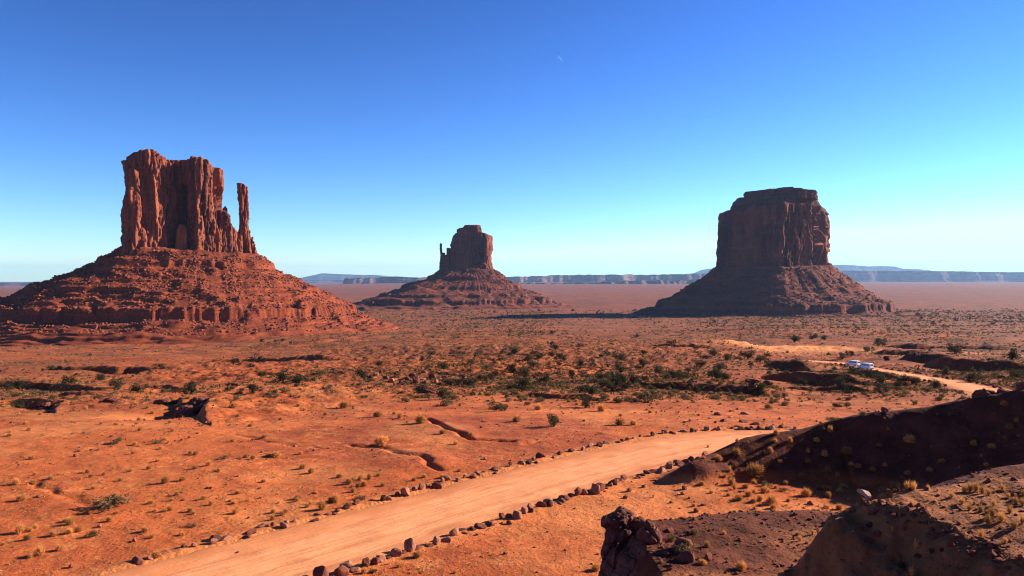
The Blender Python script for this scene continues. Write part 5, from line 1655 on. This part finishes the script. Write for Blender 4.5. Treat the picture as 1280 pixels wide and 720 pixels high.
def make_van(loc, rz, label, L=5.0):
    """x forward; body with wheel arches, glass, wheels, bumpers, lamps, mirrors."""
    root = empty('van', loc, rz)
    root.scale = (0.76, 0.76, 0.76)
    tag(root, label, 'van', 'white vans parked at the end of the distant road')
    h = L / 2
    arch = lambda cx: [(cx + 0.40 * math.cos(t_), 0.36 + 0.42 * math.sin(t_)) for t_ in np.linspace(math.pi, 0, 9)]
    prof_ = [(-h, 0.42), (-h, 1.25), (-h + 0.10, 1.95), (-h + 0.28, 2.08), (h - 1.75, 2.08), (h - 1.50, 2.0), (h - 0.88, 1.22), (h - 0.12, 1.02), (h, 0.82), (h, 0.40)] + [(x, z) for x, z in reversed(arch(h - 0.95))] + [(x, z) for x, z in reversed(arch(-h + 1.0))]
    bm_obj('body', prism(prof_, -0.97, 0.97, 0.03, 0.10), paint, root)
    # side glass, one band per side with pillars as separate panes
    for s in (-1, 1):
        for (xa, xb, xc, xd) in [(-h + 0.30, -h + 1.25, -h + 1.25, -h + 0.36), (-h + 1.33, -h + 2.45, -h + 2.45, -h + 1.33), (-h + 2.53, h - 1.15, h - 1.62, -h + 2.53)]:
            bm = bmesh.new()
            yy = lambda z: s * (0.976 - max(0, z - 1.0) * 0.10)
            o_ = [(xa, 1.30), (xb, 1.30), (xc, 1.86), (xd, 1.86)]
            va = [bm.verts.new((x, yy(z) - s * 0.03, z)) for x, z in o_]; vb = [bm.verts.new((x, yy(z) + s * 0.004, z)) for x, z in o_]
            bm.faces.new(va); bm.faces.new(vb)
            for i in range(4):
                bm.faces.new([va[i], va[(i + 1) % 4], vb[(i + 1) % 4], vb[i]])
            bmesh.ops.recalc_face_normals(bm, faces=bm.faces)
            bm_obj('side_window', bm, glass, root)

    def slab(name, cx, cz, hx, hy, hz, mat, tilt=0.0, cy=0.0, bev=0.015):
        bm = bmesh.new()
        bmesh.ops.create_cube(bm, size=2)
        for v_ in bm.verts:
            v_.co = Vector((v_.co.x * hx, v_.co.y * hy, v_.co.z * hz))
        bmesh.ops.bevel(bm, geom=list(bm.edges), offset=min(bev, hx * .6, hy * .6, hz * .6), segments=2, affect='EDGES')
        bmesh.ops.rotate(bm, verts=bm.verts, cent=(0, 0, 0), matrix=Matrix.Rotation(tilt, 3, 'Y'))
        bmesh.ops.translate(bm, verts=bm.verts, vec=(cx, cy, cz))
        return bm_obj(name, bm, mat, root)
    slab('windscreen', h - 1.17, 1.62, 0.016, 0.80, 0.42, glass, -0.67)
    slab('rear_window', -h + 0.040, 1.60, 0.016, 0.72, 0.27, glass, 0.14)
    slab('bumper', h + 0.01, 0.50, 0.07, 0.90, 0.12, trim_m); slab('bumper', -h - 0.01, 0.52, 0.07, 0.93, 0.12, trim_m)
    slab('number_plate', -h - 0.012, 0.86, 0.01, 0.16, 0.08, plate_m)
    for s in (-1, 1):
        slab('tail_lamp', -h + 0.006, 1.10, 0.03, 0.07, 0.22, tail_m, 0, s * 0.86)
        slab('headlight', h - 0.015, 0.80, 0.03, 0.17, 0.08, head_m, 0, s * 0.70)
        slab('wing_mirror', h - 1.25, 1.36, 0.06, 0.10, 0.10, trim_m, 0, s * 1.06)
        for cx in (h - 0.95, -h + 1.0):
            bm = bmesh.new()
            bmesh.ops.create_cone(bm, segments=24, radius1=0.34, radius2=0.34, depth=0.22, cap_ends=True, matrix=Matrix.Rotation(math.pi / 2, 4, 'X'))
            bmesh.ops.bevel(bm, geom=list(bm.edges), offset=0.03, segments=2, affect='EDGES')
            w = bm_obj('wheel', bm, tyre_m, root, loc=(cx, s * 0.87, 0.34))
            bm = bmesh.new()
            bmesh.ops.create_cone(bm, segments=20, radius1=0.21, radius2=0.16, depth=0.03, cap_ends=True, matrix=Matrix.Rotation(-s * math.pi / 2, 4, 'X'))
            rm = bm_obj('rim', bm, rim_m, w, loc=(0, s * 0.118, 0))
    return root


def on_road(px, py):
    x, y, z = hit(px, py)
    d, rz, hw = near_road(np.array([x]), np.array([y]))
    return (x, y, float(rz[0]) + 0.03 if d[0] < hw[0] else z)


p = on_road(1082, 462)
make_van(p, math.radians(119), 'nearer white van at right, its red tail lamp showing', 4.6)
p = on_road(1066, 458)
make_van(p, math.radians(123), 'farther white van, partly hidden behind the nearer one', 4.7)

# ------------------------------------------------------------------ the walkers beyond the vans
skin_m = simple_mat('skin', (0.32, 0.17, 0.11), 0.6, 0.3)
hair_m = simple_mat('hair', (0.02, 0.014, 0.01), 0.7, 0.2)


def person(loc, rz, label, top_c, leg_c, stride=0.2, arm=(0.1, 0.1), hgt=1.72, hat=False):
    k = hgt / 1.72
    J = {'pel': (0, 0, .93), 'wai': (0, 0, 1.10), 'che': (0, 0.01, 1.32), 'nek': (0, 0, 1.47), 'hd0': (0, -0.01, 1.56), 'hd1': (0, -0.02, 1.68)}
    E = [('pel', 'wai'), ('wai', 'che'), ('che', 'nek'), ('nek', 'hd0'), ('hd0', 'hd1')]
    Rr = {'pel': .145, 'wai': .125, 'che': .145, 'nek': .055, 'hd0': .085, 'hd1': .085}
    for s, n in ((-1, 'l'), (1, 'r')):
        st = stride * s
        J.update({'hip' + n: (s * .09, 0, .88), 'kne' + n: (s * .10, -st * .5 - .03, .49), 'ank' + n: (s * .10, -st + (.06 if st < 0 else 0), .09), 'toe' + n: (s * .12, -st - .15 + (.06 if st < 0 else 0), .045),
                  'sho' + n: (s * .19, 0.01, 1.40), 'elb' + n: (s * .25, st * .3 + .03, 1.12), 'wri' + n: (s * (.25 - arm[0 if s < 0 else 1] * .6), st * .5 - arm[0 if s < 0 else 1], .90 + arm[0 if s < 0 else 1] * .9),
                  'han' + n: (s * (.25 - arm[0 if s < 0 else 1]), st * .55 - arm[0 if s < 0 else 1] * 1.2 - .02, .81 + arm[0 if s < 0 else 1])})
        E += [('pel', 'hip' + n), ('hip' + n, 'kne' + n), ('kne' + n, 'ank' + n), ('ank' + n, 'toe' + n), ('che', 'sho' + n), ('sho' + n, 'elb' + n), ('elb' + n, 'wri' + n), ('wri' + n, 'han' + n)]
        Rr.update({'hip' + n: .095, 'kne' + n: .065, 'ank' + n: .045, 'toe' + n: .04, 'sho' + n: .065, 'elb' + n: .045, 'wri' + n: .034, 'han' + n: .036})
    names = list(J)
    me_ = bpy.data.meshes.new('person')
    me_.from_pydata([tuple(c * k for c in J[n]) for n in names], [(names.index(a), names.index(b)) for a, b in E], [])
    o = bpy.data.objects.new('person', me_); col.objects.link(o)
    md = o.modifiers.new('skin', 'SKIN'); md.use_smooth_shade = True
    for i, n in enumerate(names):
        sv = me_.skin_vertices[0].data[i]; sv.radius = (Rr[n] * k * (1.0 if n not in ('pel', 'wai', 'che') else 1.15), Rr[n] * k * (0.8 if n in ('pel', 'wai', 'che') else 1.0)); sv.use_root = (n == 'pel')
    sb = o.modifiers.new('sub', 'SUBSURF'); sb.levels = 1; sb.render_levels = 1
    dg = bpy.context.evaluated_depsgraph_get()
    m2 = bpy.data.meshes.new_from_object(o.evaluated_get(dg))
    o.modifiers.clear(); o.data = m2
    m2.materials.clear()
    shirt = simple_mat('shirt_cloth', top_c, 0.9, 0.1); leg = simple_mat('trouser_cloth', leg_c, 0.9, 0.1)
    for m_ in (skin_m, shirt, leg, tyre_m):
        m2.materials.append(m_)
    for f_ in m2.polygons:
        c = f_.center / k
        arm_out = abs(c.x) > 0.2 and c.z > 0.7
        f_.material_index = 0 if c.z > 1.46 or (arm_out and c.z < 0.93) else 3 if c.z < 0.11 else 2 if c.z < 0.96 and not arm_out else 1
    o.location = loc; o.rotation_euler = (0, 0, rz)
    # hair or hat as a separate cap on the head
    v, f = ico_base(3)
    keep = v[:, 2] > (-0.25)
    v = v * np.array([.102, .112, .115]) * k + np.array([0, 0.005, 1.645]) * k
    v[:, 1] += np.where(v[:, 2] < 1.64 * k, 0.03 * k, 0)
    fk = f[keep[f].all(1)]
    link('hair', mesh_np('hair', v, fk, True), hair_m, o)
    return tag(o, label, 'person', 'people walking beyond the parked vans')


for (px, py, rz, lab, tc, lc, st, hh) in [(1136, 444, 0.4, 'person in dark clothes standing alone left of the other walkers', (0.03, 0.03, 0.045), (0.02, 0.02, 0.025), 0.05, 1.72),
                                          (1143.5, 448, 2.6, 'tallest walker in dark clothes, mid stride and nearest the vans', (0.025, 0.022, 0.03), (0.02, 0.02, 0.03), 0.28, 1.85),
                                          (1148.5, 446.5, 2.2, 'walker in grey top and dark trousers between the others', (0.06, 0.06, 0.07), (0.018, 0.02, 0.03), 0.22, 1.7),
                                          (1151.5, 448, -0.5, 'shorter person in dark red top close beside the last walker', (0.10, 0.02, 0.02), (0.02, 0.02, 0.03), 0.12, 1.62),
                                          (1154, 449.5, -0.9, 'person in black at the right end of the walking group', (0.015, 0.015, 0.02), (0.03, 0.03, 0.04), 0.2, 1.72)]:
    x, y, z = hit(px, py)
    person((x, y, z), rz, lab, tc, lc, st, hgt=hh)

# ------------------------------------------------------------------ a short vapour trail high in the sky
Dv = 14000.0
a_ = Vector(((697 - 640) / F * Dv, Dv, (343 - 71.5) / F * Dv)); b_ = Vector(((704.5 - 640) / F * Dv, Dv + 260, (343 - 77) / F * (Dv + 260)))
n_ = 40; mseg = 10
ax = (b_ - a_).normalized(); s1 = ax.cross(Vector((0, 0, 1))).normalized(); s2 = ax.cross(s1)
V = []
for i in range(n_):
    t_ = i / (n_ - 1)
    rad = 2.8 * (min(1, t_ * 8 + 0.15) * (1 - t_) ** 0.7) * (1 + 0.25 * math.sin(i * 2.3)) + 0.3
    c_ = a_ + (b_ - a_) * t_
    for j in range(mseg):
        q_ = j / mseg * 2 * math.pi
        p_ = c_ + (s1 * math.cos(q_) + s2 * math.sin(q_)) * rad * (1 + 0.2 * math.sin(3 * q_ + i))
        V.append(p_[:])
tag(link('vapour_trail', mesh_np('vapour_trail', np.array(V), grid_faces(n_, mseg, wrap=True), True), simple_mat('vapour', (0.8, 0.85, 0.9), 1.0, 0.0)), 'short thin white vapour trail high in the blue sky', 'vapour trail')
